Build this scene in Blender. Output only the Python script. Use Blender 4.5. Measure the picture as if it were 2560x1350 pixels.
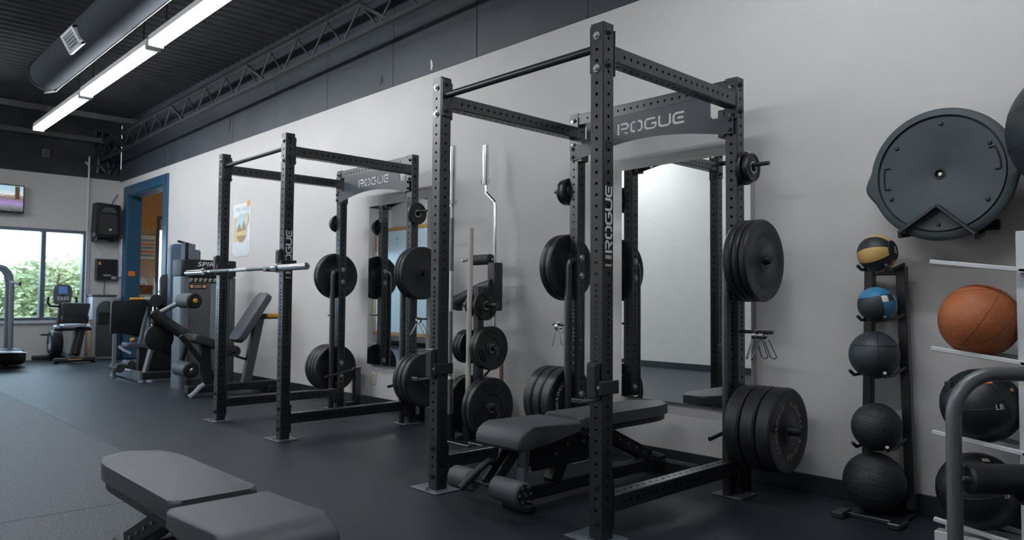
import bpy, bmesh, math, random
from mathutils import Vector, Matrix

for o in list(bpy.data.objects):
    bpy.data.objects.remove(o, do_unlink=True)
S = bpy.context.scene
COL = S.collection
PI = math.pi
R = math.radians

# ------------------------------------------------------------------ camera
CX, CY, CZ = 2.0928, -2.5605, 1.0571
yaw, pitch, roll = -0.8070, 0.0409, 0.0074
fw = Vector((math.sin(yaw)*math.cos(pitch), math.cos(yaw)*math.cos(pitch), math.sin(pitch)))
rt = fw.cross(Vector((0, 0, 1))).normalized()
up = rt.cross(fw)
r2 = rt*math.cos(roll)+up*math.sin(roll)
u2 = -rt*math.sin(roll)+up*math.cos(roll)
cd = bpy.data.cameras.new('camera')
cam = bpy.data.objects.new('camera', cd)
COL.objects.link(cam)
cam.matrix_world = Matrix(((r2.x, u2.x, -fw.x, CX), (r2.y, u2.y, -fw.y, CY), (r2.z, u2.z, -fw.z, CZ), (0, 0, 0, 1)))
cd.sensor_width = 36.0
cd.lens = 1856.384/2560*36.0
cd.clip_start = 0.05
cd.clip_end = 200
cd.dof.use_dof = True
cd.dof.focus_distance = 3.9
cd.dof.aperture_fstop = 3.5
S.camera = cam

# ------------------------------------------------------------------ sky, sun, exposure
w = bpy.data.worlds.new('sky')
S.world = w
w.use_nodes = True
nt = w.node_tree
bg = nt.nodes['Background']
bg.inputs['Color'].default_value = (0.62, 0.81, 1.0, 1)
bg.inputs['Strength'].default_value = 8.0
LAMP = 48.0
ROW2 = 52.0
ROW3 = 30.0
S.view_settings.view_transform = 'Standard'
S.view_settings.look = 'None'
S.view_settings.exposure = 0.12
S.view_settings.gamma = 1.0
S.view_settings.use_curve_mapping = False

# ------------------------------------------------------------------ materials
def mat(name, col, rough=0.6, metal=0.0, var=0.12, scale=8.0, bump=0.0, bscale=60.0, spec=0.5, coat=0.0):
    m = bpy.data.materials.new(name)
    m.use_nodes = True
    n, l = m.node_tree.nodes, m.node_tree.links
    b = n['Principled BSDF']
    b.inputs['Roughness'].default_value = rough
    b.inputs['Metallic'].default_value = metal
    b.inputs['Specular IOR Level'].default_value = spec
    if coat:
        b.inputs['Coat Weight'].default_value = coat
    tc = n.new('ShaderNodeTexCoord')
    nz = n.new('ShaderNodeTexNoise')
    nz.inputs['Scale'].default_value = scale
    nz.inputs['Detail'].default_value = 5
    l.new(tc.outputs['Object'], nz.inputs['Vector'])
    cr = n.new('ShaderNodeValToRGB')
    cr.color_ramp.elements[0].position = 0.3
    cr.color_ramp.elements[1].position = 0.7
    a = [max(0, c*(1-var)) for c in col]
    z = [min(1, c*(1+var)) for c in col]
    cr.color_ramp.elements[0].color = (*a, 1)
    cr.color_ramp.elements[1].color = (*z, 1)
    l.new(nz.outputs['Fac'], cr.inputs['Fac'])
    l.new(cr.outputs['Color'], b.inputs['Base Color'])
    if bump:
        n2 = n.new('ShaderNodeTexNoise')
        n2.inputs['Scale'].default_value = bscale
        n2.inputs['Detail'].default_value = 4
        l.new(tc.outputs['Object'], n2.inputs['Vector'])
        bp = n.new('ShaderNodeBump')
        bp.inputs['Strength'].default_value = bump
        bp.inputs['Distance'].default_value = 0.01
        l.new(n2.outputs['Fac'], bp.inputs['Height'])
        l.new(bp.outputs['Normal'], b.inputs['Normal'])
    return m

def emit(name, col, st):
    m = bpy.data.materials.new(name)
    m.use_nodes = True
    b = m.node_tree.nodes['Principled BSDF']
    b.inputs['Base Color'].default_value = (*col, 1)
    b.inputs['Emission Color'].default_value = (*col, 1)
    b.inputs['Emission Strength'].default_value = st
    return m

M = {}
M['wall'] = mat('wall_paint', (0.56, 0.55, 0.55), 0.75, var=0.035, scale=1.3, bump=0.06, bscale=140)
M['wall_far'] = mat('wall_paint_cool', (0.50, 0.50, 0.50), 0.75, var=0.03, scale=1.2, bump=0.06, bscale=140)
M['black_wall'] = mat('black_wall_paint', (0.036, 0.045, 0.058), 0.55, var=0.18, scale=1.6, bump=0.05, bscale=60)
M['ceil'] = mat('black_ceiling_paint', (0.036, 0.039, 0.043), 0.75, var=0.2, scale=3, spec=0.2)
M['truss'] = mat('truss_paint', (0.022, 0.027, 0.031), 0.5, var=0.2)
M['beam'] = mat('ceiling_beam_paint', (0.07, 0.075, 0.075), 0.55)
M['duct'] = mat('duct_fabric', (0.040, 0.048, 0.060), 0.85, var=0.06, bump=0.2, bscale=25, spec=0.15)
M['cream'] = mat('cream_cord', (0.5, 0.45, 0.4), 0.6)
M['base'] = mat('baseboard_rubber', (0.012, 0.019, 0.023), 0.45)
M['mat'] = mat('rubber_floor', (0.0135, 0.0195, 0.027), 0.50, var=0.2, scale=2.2, bump=0.10, bscale=220, spec=0.36)
M['mat2'] = mat('speckled_rubber_floor', (0.029, 0.037, 0.047), 0.55, var=0.6, scale=60, bump=0.7, bscale=90, spec=0.55)
M['steel'] = mat('black_powder_coat', (0.0115, 0.0155, 0.0190), 0.30, var=0.1, scale=30, bump=0.015, bscale=500, spec=0.85)
M['steel_dark'] = mat('hole_shadow_steel', (0.006, 0.007, 0.008), 0.6)
M['plate_panel'] = mat('grey_powder_coat', (0.034, 0.042, 0.054), 0.36, var=0.08, scale=10)
M['bolt'] = mat('zinc_bolt', (0.42, 0.43, 0.44), 0.32, 0.8)
M['blackbolt'] = mat('black_bolt', (0.035, 0.038, 0.042), 0.35, 0.3)
M['chrome'] = mat('chrome', (0.75, 0.76, 0.77), 0.16, 1.0, var=0.03)
M['rubber'] = mat('bumper_rubber', (0.012, 0.015, 0.018), 0.42, var=0.15, scale=20, bump=0.05, bscale=90)
M['iron'] = mat('cast_iron_black', (0.011, 0.013, 0.015), 0.38, 0.0, var=0.2, scale=25, bump=0.08, bscale=60)
M['vinyl'] = mat('grey_vinyl', (0.052, 0.061, 0.072), 0.52, var=0.06, scale=14, bump=0.06, bscale=260)
M['vinyl_dark'] = mat('black_vinyl', (0.018, 0.021, 0.024), 0.5, bump=0.05, bscale=240)
M['foam'] = mat('grey_foam', (0.060, 0.070, 0.082), 0.6, bump=0.12, bscale=200)
M['foam_dark'] = mat('black_foam', (0.020, 0.022, 0.026), 0.65, bump=0.1, bscale=200)
M['pvc'] = mat('white_pvc', (0.58, 0.55, 0.50), 0.4, var=0.03)
M['white'] = mat('white_paint', (0.62, 0.65, 0.69), 0.45, var=0.04)
M['letter'] = mat('white_lettering', (0.80, 0.82, 0.83), 0.6, var=0.05)
M['letter_dim'] = mat('grey_lettering', (0.50, 0.47, 0.40), 0.6, var=0.05)
M['letter_black'] = mat('black_lettering', (0.008, 0.009, 0.01), 0.5)
M['frame_grey'] = mat('machine_grey_paint', (0.105, 0.125, 0.150), 0.38, var=0.06)
M['tube_grey'] = mat('silver_grey_tube', (0.15, 0.165, 0.18), 0.36, 0.35, var=0.05)
M['machine_black'] = mat('machine_black', (0.008, 0.011, 0.013), 0.5, spec=0.35)
M['shroud'] = mat('machine_shroud_grey', (0.050, 0.060, 0.068), 0.45, var=0.06)
M['panel_grey'] = mat('smoked_panel', (0.085, 0.09, 0.092), 0.3, var=0.05)
M['glass_strip'] = mat('pale_guard', (0.17, 0.19, 0.20), 0.25)
M['yellow'] = mat('yellow_plastic', (0.62, 0.28, 0.02), 0.45, var=0.05)
M['blue_pad'] = mat('blue_grey_pad', (0.050, 0.085, 0.14), 0.5)
M['blue_door'] = mat('blue_door_paint', (0.012, 0.066, 0.128), 0.42, var=0.06)
M['orange_wall'] = mat('orange_wall_paint', (0.62, 0.34, 0.13), 0.7, var=0.04)
M['tan_wall'] = mat('tan_wall_paint', (0.55, 0.40, 0.27), 0.7, var=0.04)
M['alu'] = mat('window_frame_dark', (0.10, 0.12, 0.15), 0.4, 0.2)
M['alu_light'] = mat('window_jamb_light', (0.55, 0.58, 0.62), 0.4)
M['yellow_ball'] = mat('tan_yellow_rubber', (0.55, 0.36, 0.12), 0.5, bump=0.08, bscale=300)
M['ball_black'] = mat('ball_black_rubber', (0.016, 0.020, 0.024), 0.5, bump=0.1, bscale=200)
M['ball_slam'] = mat('textured_slam_rubber', (0.015, 0.020, 0.025), 0.55, bump=0.45, bscale=90)
M['ball_grey'] = mat('charcoal_ball', (0.030, 0.042, 0.053), 0.5, bump=0.08, bscale=200)
M['ball_blue'] = mat('blue_rubber', (0.035, 0.21, 0.40), 0.5, bump=0.08, bscale=250)
M['leather'] = mat('orange_brown_leather', (0.36, 0.105, 0.032), 0.55, var=0.18, scale=6, bump=0.25, bscale=70)
M['seam'] = mat('dark_seam', (0.10, 0.03, 0.012), 0.7)
M['wallball'] = mat('black_wallball_vinyl', (0.010, 0.013, 0.017), 0.42, bump=0.15, bscale=40)
M['orange'] = mat('orange_patch', (0.7, 0.14, 0.02), 0.5)
M['bosu'] = mat('bosu_platform_plastic', (0.042, 0.058, 0.069), 0.6, var=0.16, scale=5, bump=0.06, bscale=120)
M['bosu_dome'] = mat('dark_dome_rubber', (0.020, 0.026, 0.031), 0.5)
M['outlet'] = mat('ivory_plastic', (0.62, 0.57, 0.42), 0.4, var=0.03)
M['paper'] = mat('poster_paper', (0.72, 0.75, 0.80), 0.6, var=0.04)
M['wood'] = mat('wood_brown', (0.24, 0.10, 0.045), 0.5, var=0.25)
M['gold_wood'] = mat('golden_wood', (0.42, 0.22, 0.06), 0.5, var=0.2)
M['cooler'] = mat('grey_cooler_plastic', (0.27, 0.31, 0.36), 0.35, var=0.04)
M['leaf'] = mat('pale_green_leaf', (0.40, 0.45, 0.24), 0.6, var=0.25, scale=2.5)
M['branch'] = mat('branch_bark', (0.10, 0.07, 0.05), 0.8)
M['asphalt'] = mat('outdoor_ground', (0.22, 0.23, 0.24), 0.9)
M['whiteboard'] = mat('whiteboard_surface', (0.52, 0.62, 0.70), 0.25, var=0.03)
M['lamp'] = emit('lit_tube', (0.95, 0.98, 1.0), LAMP)
M['lamp2'] = emit('lit_tube_far_row', (0.95, 0.98, 1.0), ROW2)
M['lamp3'] = emit('lit_tube_wall_row', (0.95, 0.98, 1.0), ROW3)
M['fixture'] = mat('fixture_white', (0.55, 0.56, 0.57), 0.5)
M['lcd'] = emit('blue_lcd', (0.05, 0.13, 0.32), 0.35)
M['mid_blue'] = mat('pale_blue_print', (0.42, 0.60, 0.72), 0.6)
M['ochre'] = mat('ochre_print', (0.60, 0.50, 0.26), 0.6, var=0.2, scale=40)
M['teal'] = mat('teal_print', (0.12, 0.38, 0.45), 0.6)
M['brown_print'] = mat('brown_print', (0.34, 0.24, 0.13), 0.6, var=0.3, scale=50)
M['grey_print'] = mat('grey_print', (0.30, 0.36, 0.38), 0.6)
M['orange_print'] = mat('orange_print', (0.68, 0.28, 0.08), 0.6)

mm = bpy.data.materials.new('mirror_silver')
mm.use_nodes = True
b = mm.node_tree.nodes['Principled BSDF']
b.inputs['Base Color'].default_value = (0.80, 0.84, 0.85, 1)
b.inputs['Metallic'].default_value = 1.0
b.inputs['Roughness'].default_value = 0.012
M['mirror'] = mm

gm = bpy.data.materials.new('window_glass')
gm.use_nodes = True
n, l = gm.node_tree.nodes, gm.node_tree.links
n.remove(n['Principled BSDF'])
tr = n.new('ShaderNodeBsdfTransparent')
tr.inputs['Color'].default_value = (0.93, 0.96, 0.97, 1)
gl = n.new('ShaderNodeBsdfGlossy')
gl.inputs['Roughness'].default_value = 0.03
mx = n.new('ShaderNodeMixShader')
mx.inputs['Fac'].default_value = 0.06
l.new(tr.outputs[0], mx.inputs[1])
l.new(gl.outputs[0], mx.inputs[2])
l.new(mx.outputs[0], n['Material Output'].inputs['Surface'])
M['glass'] = gm

# painted concrete block on the wall facing the mirrors
bm_ = mat('painted_block', (0.60, 0.59, 0.57), 0.7, var=0.03, scale=1.5)
n, l = bm_.node_tree.nodes, bm_.node_tree.links
br = n.new('ShaderNodeTexBrick')
br.inputs['Scale'].default_value = 1.0
br.inputs['Brick Width'].default_value = 0.40
br.inputs['Row Height'].default_value = 0.20
br.inputs['Mortar Size'].default_value = 0.006
br.inputs['Color1'].default_value = (1, 1, 1, 1)
br.inputs['Color2'].default_value = (1, 1, 1, 1)
br.inputs['Mortar'].default_value = (0, 0, 0, 1)
tc = n.new('ShaderNodeTexCoord')
sx = n.new('ShaderNodeSeparateXYZ')
cx_ = n.new('ShaderNodeCombineXYZ')
l.new(tc.outputs['Object'], sx.inputs[0])
l.new(sx.outputs['X'], cx_.inputs['X'])
l.new(sx.outputs['Z'], cx_.inputs['Y'])
l.new(cx_.outputs[0], br.inputs['Vector'])
bp = n.new('ShaderNodeBump')
bp.inputs['Strength'].default_value = 0.5
bp.inputs['Distance'].default_value = 0.01
l.new(br.outputs['Color'], bp.inputs['Height'])
l.new(bp.outputs['Normal'], n['Principled BSDF'].inputs['Normal'])
M['block'] = bm_

# picture on the lit television: sky over brown hills over a purple flower meadow
tv = bpy.data.materials.new('television_picture')
tv.use_nodes = True
n, l = tv.node_tree.nodes, tv.node_tree.links
b = n['Principled BSDF']
b.inputs['Base Color'].default_value = (0.01, 0.01, 0.01, 1)
tc = n.new('ShaderNodeTexCoord')
sx = n.new('ShaderNodeSeparateXYZ')
l.new(tc.outputs['Generated'], sx.inputs[0])
nz = n.new('ShaderNodeTexNoise')
nz.inputs['Scale'].default_value = 14
l.new(tc.outputs['Generated'], nz.inputs['Vector'])
ma = n.new('ShaderNodeMath')
ma.operation = 'MULTIPLY_ADD'
ma.inputs[1].default_value = 0.28
l.new(nz.outputs['Fac'], ma.inputs[0])
l.new(sx.outputs['Z'], ma.inputs[2])
cr = n.new('ShaderNodeValToRGB')
e = cr.color_ramp.elements
e[0].position = 0.10
e[0].color = (0.06, 0.08, 0.08, 1)
e[1].position = 1.0
e[1].color = (0.45, 0.70, 0.85, 1)
for pz, c in ((0.30, (0.20, 0.22, 0.26, 1)), (0.42, (0.42, 0.30, 0.62, 1)), (0.52, (0.36, 0.22, 0.55, 1)), (0.62, (0.20, 0.17, 0.13, 1)), (0.74, (0.42, 0.33, 0.26, 1)), (0.80, (0.80, 0.86, 0.88, 1))):
    k = e.new(pz)
    k.color = c
l.new(ma.outputs[0], cr.inputs['Fac'])
l.new(cr.outputs['Color'], b.inputs['Emission Color'])
b.inputs['Emission Strength'].default_value = 0.8
M['tv'] = tv

# ------------------------------------------------------------------ mesh helpers
def frame_from(d):
    d = d.normalized()
    a = Vector((0, 0, 1)) if abs(d.z) < 0.9 else Vector((1, 0, 0))
    u = d.cross(a).normalized()
    return u, d.cross(u).normalized()

class MB:
    def __init__(self):
        self.bm = bmesh.new()

    def box(self, c, s, bev=0.0, rot=None, seg=1):
        m = Matrix.Translation(Vector(c))
        if rot is not None:
            m = m @ rot.to_4x4()
        m = m @ Matrix.Diagonal((*s, 1))
        r = bmesh.ops.create_cube(self.bm, size=1.0, matrix=m)
        if bev > 0:
            es = set()
            for v in r['verts']:
                es.update(v.link_edges)
            bmesh.ops.bevel(self.bm, geom=list(es), offset=bev, segments=seg, profile=0.5, affect='EDGES')
        return self

    def bx(self, x0, x1, y0, y1, z0, z1, bev=0.0, seg=1):
        return self.box(((x0+x1)/2, (y0+y1)/2, (z0+z1)/2), (abs(x1-x0), abs(y1-y0), abs(z1-z0)), bev, None, seg)

    def bar(self, p0, p1, wd, th, bev=0.0, upv=(0, 0, 1), seg=1):
        p0, p1 = Vector(p0), Vector(p1)
        d = (p1-p0)
        L = d.length
        d.normalize()
        uv = Vector(upv)
        if abs(d.dot(uv)) > 0.98:
            uv = Vector((0, 1, 0))
        s = d.cross(uv).normalized()
        t = s.cross(d).normalized()
        rot = Matrix((d, s, t)).transposed()
        return self.box((p0+p1)/2, (L, wd, th), bev, rot, seg)

    def ring(self, c, u, v, r, seg):
        return [self.bm.verts.new(Vector(c)+u*(r*math.cos(2*PI*i/seg))+v*(r*math.sin(2*PI*i/seg))) for i in range(seg)]

    def skin(self, rings, closed=False, caps=True):
        n = len(rings)
        for i in range(n if closed else n-1):
            a, b = rings[i], rings[(i+1) % n]
            k = len(a)
            for j in range(k):
                try:
                    self.bm.faces.new((a[j], a[(j+1) % k], b[(j+1) % k], b[j]))
                except ValueError:
                    pass
        if caps and not closed:
            self.bm.faces.new(list(reversed(rings[0])))
            self.bm.faces.new(rings[-1])
        return self

    def cyl(self, p0, p1, r, seg=16, r1=None):
        p0, p1 = Vector(p0), Vector(p1)
        u, v = frame_from(p1-p0)
        return self.skin([self.ring(p0, u, v, r, seg), self.ring(p1, u, v, r if r1 is None else r1, seg)])

    def tube(self, pts, r, seg=10, closed=False):
        P = [Vector(p) for p in pts]
        n = len(P)
        rings = []
        u = None
        for i in range(n):
            if closed:
                d = (P[(i+1) % n]-P[i-1]).normalized()
            elif i == 0:
                d = (P[1]-P[0]).normalized()
            elif i == n-1:
                d = (P[-1]-P[-2]).normalized()
            else:
                d = ((P[i+1]-P[i]).normalized()+(P[i]-P[i-1]).normalized()).normalized()
            if u is None:
                u, v = frame_from(d)
            else:
                u = (u-d*u.dot(d)).normalized()
                v = d.cross(u)
            rings.append(self.ring(P[i], u, v, r, seg))
        return self.skin(rings, closed)

    def lathe(self, prof, o, axis, seg=32, closed=False):
        """prof: list of (radius, height along axis)"""
        o, ax = Vector(o), Vector(axis).normalized()
        u, v = frame_from(ax)
        rings = [self.ring(o+ax*h, u, v, max(r, 1e-4), seg) for r, h in prof]
        return self.skin(rings, closed, caps=not closed)

    def prism(self, poly, o, u, v, t, bev=0.0, seg=2, top_only=False):
        o, u, v = Vector(o), Vector(u), Vector(v)
        nn = u.cross(v).normalized()
        a = [self.bm.verts.new(o+u*p[0]+v*p[1]) for p in poly]
        b = [self.bm.verts.new(o+u*p[0]+v*p[1]+nn*t) for p in poly]
        k = len(a)
        f0 = self.bm.faces.new(list(reversed(a)))
        f1 = self.bm.faces.new(b)
        for j in range(k):
            self.bm.faces.new((a[j], a[(j+1) % k], b[(j+1) % k], b[j]))
        if bev > 0:
            es = list(f1.edges) if top_only else list(f1.edges)+list(f0.edges)
            bmesh.ops.bevel(self.bm, geom=es, offset=bev, segments=seg, profile=0.5, affect='EDGES')
        return self

    def sphere(self, c, r, seg=32, rings=20, scale=(1, 1, 1)):
        m = Matrix.Translation(Vector(c)) @ Matrix.Diagonal((*scale, 1))
        bmesh.ops.create_uvsphere(self.bm, u_segments=seg, v_segments=rings, radius=r, matrix=m)
        return self

    def geo(self, verts, faces):
        vs = [self.bm.verts.new(v) for v in verts]
        for f in faces:
            try:
                self.bm.faces.new([vs[i] for i in f])
            except ValueError:
                pass
        return self

    def build(self, name, m, parent=None, local=False, smooth=True, ang=35, fixn=True):
        if fixn:
            bmesh.ops.recalc_face_normals(self.bm, faces=self.bm.faces)
        me = bpy.data.meshes.new(name)
        self.bm.to_mesh(me)
        self.bm.free()
        if parent is not None and not local:
            off = Vector((0, 0, 0))
            q = parent
            while q is not None:
                off += q.location
                q = q.parent
            me.transform(Matrix.Translation(-off))
        me.materials.append(m)
        if smooth:
            for p in me.polygons:
                p.use_smooth = True
            me.set_sharp_from_angle(angle=R(ang))
        o = bpy.data.objects.new(name, me)
        COL.objects.link(o)
        if parent is not None:
            o.parent = parent
        return o

def tag(o, label, cat=None, group=None):
    o['label'] = label
    if cat:
        o['category'] = cat
    if group:
        o['group'] = group
    return o

def thing(name, label, cat, loc=(0, 0, 0), group=None, rz=0.0):
    o = bpy.data.objects.new(name, None)
    o.empty_display_size = 0.1
    COL.objects.link(o)
    o.location = loc
    o.rotation_euler = (0, 0, rz)
    return tag(o, label, cat, group)

def struct(o):
    o['kind'] = 'structure'
    return o

def dup(o, parent=None):
    c = o.copy()
    COL.objects.link(c)
    if parent is not None:
        c.parent = parent
        c.matrix_parent_inverse = o.matrix_parent_inverse
    for ch in list(o.children):
        dup(ch, c)
    return c

def round_poly(poly, rad, seg=5):
    out = []
    n = len(poly)
    for i in range(n):
        p0, p1, p2 = Vector(poly[i-1]), Vector(poly[i]), Vector(poly[(i+1) % n])
        rr = rad[i] if isinstance(rad, (list, tuple)) else rad
        if rr <= 0:
            out.append(tuple(p1))
            continue
        a = (p0-p1).normalized()
        c = (p2-p1).normalized()
        A = p1+a*rr
        C = p1+c*rr
        for k in range(seg+1):
            t = k/seg
            q = A*(1-t)**2+p1*2*t*(1-t)+C*t*t
            out.append((q.x, q.y))
    return out

# ---- lettering: built-in font outlines as mesh data
_tc = {}
def text_geo(s, size=1.0):
    if (s, size) in _tc:
        return _tc[(s, size)]
    cu = bpy.data.curves.new('t', 'FONT')
    cu.body = s
    cu.size = size
    cu.resolution_u = 3
    ob = bpy.data.objects.new('t', cu)
    COL.objects.link(ob)
    dg = bpy.context.evaluated_depsgraph_get()
    dg.update()
    me = bpy.data.meshes.new_from_object(ob.evaluated_get(dg))
    vs = [v.co.copy() for v in me.vertices]
    fs = [tuple(p.vertices) for p in me.polygons]
    bpy.data.objects.remove(ob, do_unlink=True)
    bpy.data.meshes.remove(me)
    _tc[(s, size)] = (vs, fs)
    return vs, fs

def put_text(mb, s, o, u, v, width=None, height=None, shear=0.0):
    """centred on o; u = reading direction, v = up of the letters"""
    vs, fs = text_geo(s)
    x0, x1 = min(p.x for p in vs), max(p.x for p in vs)
    y0, y1 = min(p.y for p in vs), max(p.y for p in vs)
    ky = height/(y1-y0) if height else width/(x1-x0)
    kx = width/(x1-x0) if width else ky
    o, u, v = Vector(o), Vector(u), Vector(v)
    out = []
    for p in vs:
        a, c = (p.x-(x0+x1)/2)*kx, (p.y-(y0+y1)/2)*ky
        out.append(o+u*(a+shear*c)+v*c)
    mb.geo(out, fs)

def arc_text(mb, s, o, u, v, rad, size, a0, step):
    """letters standing outward on a circle in the u,v plane, clockwise from angle a0 (degrees)"""
    for i, ch in enumerate(s):
        if ch == ' ':
            continue
        a = R(a0-step*i)
        d = Vector(u)*math.cos(a)+Vector(v)*math.sin(a)
        t = Vector(u)*math.sin(a)-Vector(v)*math.cos(a)
        put_text(mb, ch, Vector(o)+d*rad, t, d, height=size)

# ---- stencil capitals drawn as thick strokes
LET = {
    'R': ([[(.10, 0), (.10, 1)], [(.27, .9), (.72, .9), (.86, .78), (.86, .60), (.72, .47), (.30, .47)], [(.52, .36), (.84, 0)]], 1.02),
    'O': ([[(.44, .9), (.24, .9), (.10, .75), (.10, .25), (.24, .1), (.44, .1)], [(.58, .9), (.78, .9), (.92, .75), (.92, .25), (.78, .1), (.58, .1)]], 1.08),
    'G': ([[(.88, .9), (.25, .9), (.10, .75), (.10, .25), (.25, .1), (.74, .1), (.88, .24), (.88, .50), (.52, .50)]], 1.04),
    'U': ([[(.10, 1), (.10, .25), (.25, .1), (.73, .1), (.88, .25), (.88, 1)]], 1.04),
    'E': ([[(.86, .9), (.25, .9), (.10, .75), (.10, .25), (.25, .1), (.86, .1)], [(.34, .5), (.80, .5)]], 0.95),
}
def stroke_outline(pl, w):
    P = [Vector(p) for p in pl]
    L, Rr = [], []
    for i, p in enumerate(P):
        if i == 0:
            d = (P[1]-P[0]).normalized()
            nn = Vector((-d.y, d.x))*w
        elif i == len(P)-1:
            d = (P[-1]-P[-2]).normalized()
            nn = Vector((-d.y, d.x))*w
        else:
            d0 = (P[i]-P[i-1]).normalized()
            d1 = (P[i+1]-P[i]).normalized()
            n0 = Vector((-d0.y, d0.x))
            n1 = Vector((-d1.y, d1.x))
            m_ = (n0+n1).normalized()
            nn = m_*(w/max(0.5, m_.dot(n0)))
        L.append(p+nn)
        Rr.append(p-nn)
    return [(q.x, q.y) for q in L]+[(q.x, q.y) for q in reversed(Rr)]

def logo_polys(word, w=0.095):
    out = []
    x = 0
    for ch in word:
        st, adv = LET[ch]
        for s_ in st:
            out.append([(p[0]+x, p[1]) for p in stroke_outline(s_, w)])
        x += adv
    return out, x-0.1

def logo_flat(mb, word, o, u, v, length, height):
    polys, W = logo_polys(word)
    o, u, v = Vector(o), Vector(u), Vector(v)
    nn = u.cross(v).normalized()
    for pl in polys:
        k = len(pl)//2
        pts = [o+u*(p[0]/W*length)+v*(p[1]*height) for p in pl]
        vs = [mb.bm.verts.new(p) for p in pts]
        for i in range(k-1):
            mb.bm.faces.new((vs[i], vs[i+1], vs[2*k-2-i], vs[2*k-1-i]))

# ================================================================== SETTING
YW, XF, YL, XB, ZC = 1.5485, -12.42, -4.40, 4.6, 4.20
ZB = 3.13            # black paint starts here
# ---- floor
fl = MB().bx(XF-0.2, XB, YL, YW+0.3, -0.25, -0.016).build('floor', M['base'], smooth=False)
struct(fl)
def mat_piece(x0, x1, y0, y1, m, top=0.0):
    g = 0.0025
    return MB().bx(x0+g, x1-g, y0+g, y1-g, -0.016, top, 0.002).build('rubber_mat', m, fl, smooth=False)
xs = [XF, -8.2, -2.09, XB]
mat_piece(XF, XB, -0.91, YW, M['mat'])
for i in range(3):
    mat_piece(xs[i], xs[i+1], -2.13, -0.91, M['mat2'])
    mat_piece(xs[i]+(0.9 if i else 0), xs[i+1]+(0.9 if i < 2 else 0), -3.35, -2.13, M['mat2'])
mat_piece(XF, XB, YL, -3.35, M['mat2'])

# ---- right wall with the doorway (opening x -11.94..-10.16, up to 2.85)
DX0, DX1, DZ = -11.94, -10.16, 2.85
wr = MB()
wr.bx(XF, DX0, YW, YW+0.20, 0, ZB)
wr.bx(DX0, DX1, YW, YW+0.20, DZ, ZB)
wr.bx(DX1, XB, YW, YW+0.20, 0, ZB)
wr = struct(wr.build('wall_right', M['wall'], smooth=False))
xj = [XF, -10.06, -7.61, -6.37, -5.145, -3.89, -2.65, -1.41, -0.17, 1.07, 2.31, XB]
for i in range(len(xj)-1):
    MB().bx(xj[i]+0.003, xj[i+1]-0.003, YW-0.004-0.001*(i % 2), YW+0.20, ZB, ZC+0.05, 0.003).build('wall_panel', M['black_wall'], wr, smooth=False)
def scuff(name, pts, m, y=YW-0.0075):
    k = MB()
    k.prism(pts, (0, y, 0), (1, 0, 0), (0, 0, 1), 0.002)
    return k.build(name, m, wr, smooth=False)
scuff('paint_chip', [(-3.285, 3.165), (-3.265, 3.15), (-3.25, 3.19), (-3.262, 3.235), (-3.29, 3.26)], M['wall'])
scuff('paint_chip', [(-7.73, 3.33), (-7.70, 3.32), (-7.69, 3.46), (-7.72, 3.48)], M['letter_black'])
scuff('paint_chip', [(-7.66, 3.28), (-7.65, 3.28), (-7.55, 3.62), (-7.565, 3.63)], M['frame_grey'])
scuff('paint_chip', [(-4.12, 3.19), (-4.08, 3.20), (-4.07, 3.25), (-4.09, 3.28), (-4.13, 3.25)], M['letter_black'])
struct(MB().bx(DX1, XB, YW-0.012, YW, 0, 0.10, 0.003).build('baseboard_right', M['base'], smooth=False))

# ---- doorway trim: blue casing and deep jambs
def part(name, m, parent, x0, x1, y0, y1, z0, z1, bev=0.003):
    return MB().bx(x0, x1, y0, y1, z0, z1, bev).build(name, m, parent)
dr = MB().bx(DX0-0.20, DX0, YW-0.025, YW, 0, 3.01, 0.003).build('door_1', M['blue_door'])
struct(dr)
part('door_casing', M['blue_door'], dr, DX1, DX1+0.20, YW-0.025, YW, 0, 3.01)
part('door_header', M['blue_door'], dr, DX0, DX1, YW-0.025, YW, DZ, 3.01)
part('door_jamb', M['blue_door'], dr, DX0-0.001, DX0+0.025, YW-0.01, YW+0.215, 0, DZ)
part('door_jamb', M['blue_door'], dr, DX1-0.025, DX1+0.001, YW-0.01, YW+0.215, 0, DZ)
part('door_jamb', M['blue_door'], dr, DX0, DX1, YW-0.01, YW+0.215, DZ-0.025, DZ+0.001)
part('strike_plate', M['orange'], dr, DX0+0.024, DX0+0.030, YW+0.02, YW+0.13, 1.43, 1.52)

# ---- room beyond the doorway
nr = MB()
nr.bx(-14.2, -14.0, YW+0.2, 2.72, 0, 3.3)
nr.bx(-14.2, -14.0, 2.72, 3.9, 0, 1.0)
nr.bx(-14.2, -14.0, 2.72, 3.9, 2.72, 3.3)
struct(nr.build('wall_hallway', M['tan_wall'], smooth=False))
struct(MB().bx(-14.0, -13.985, YW+0.2, 4.6, 2.45, 3.3).build('trim_1', M['orange_wall'], smooth=False))
struct(MB().bx(-14.2, -9.0, 4.6, 4.8, 0, 3.3).build('wall_hallway_end', M['orange_wall'], smooth=False))
struct(MB().bx(-9.2, -9.0, YW+0.2, 4.6, 0, 3.3).build('wall_hallway_near', M['tan_wall'], smooth=False))
struct(MB().bx(-14.2, -9.0, YW+0.2, 4.8, 3.3, 3.4).build('ceiling_hallway', M['white'], smooth=False))
struct(MB().bx(-14.2, -9.0, YW+0.2, 4.8, -0.2, 0.0).build('floor_hallway', M['tan_wall'], smooth=False))
struct(MB().bx(-14.2, XF-0.2, YW-0.05, YW+0.2, 0, 3.4).build('wall_hallway_side', M['tan_wall'], smooth=False))
hw = MB()
hw.bx(-14.06, -13.98, 2.70, 2.76, 0.98, 2.74)
hw.bx(-14.06, -13.98, 2.76, 3.9, 2.68, 2.74)
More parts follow.
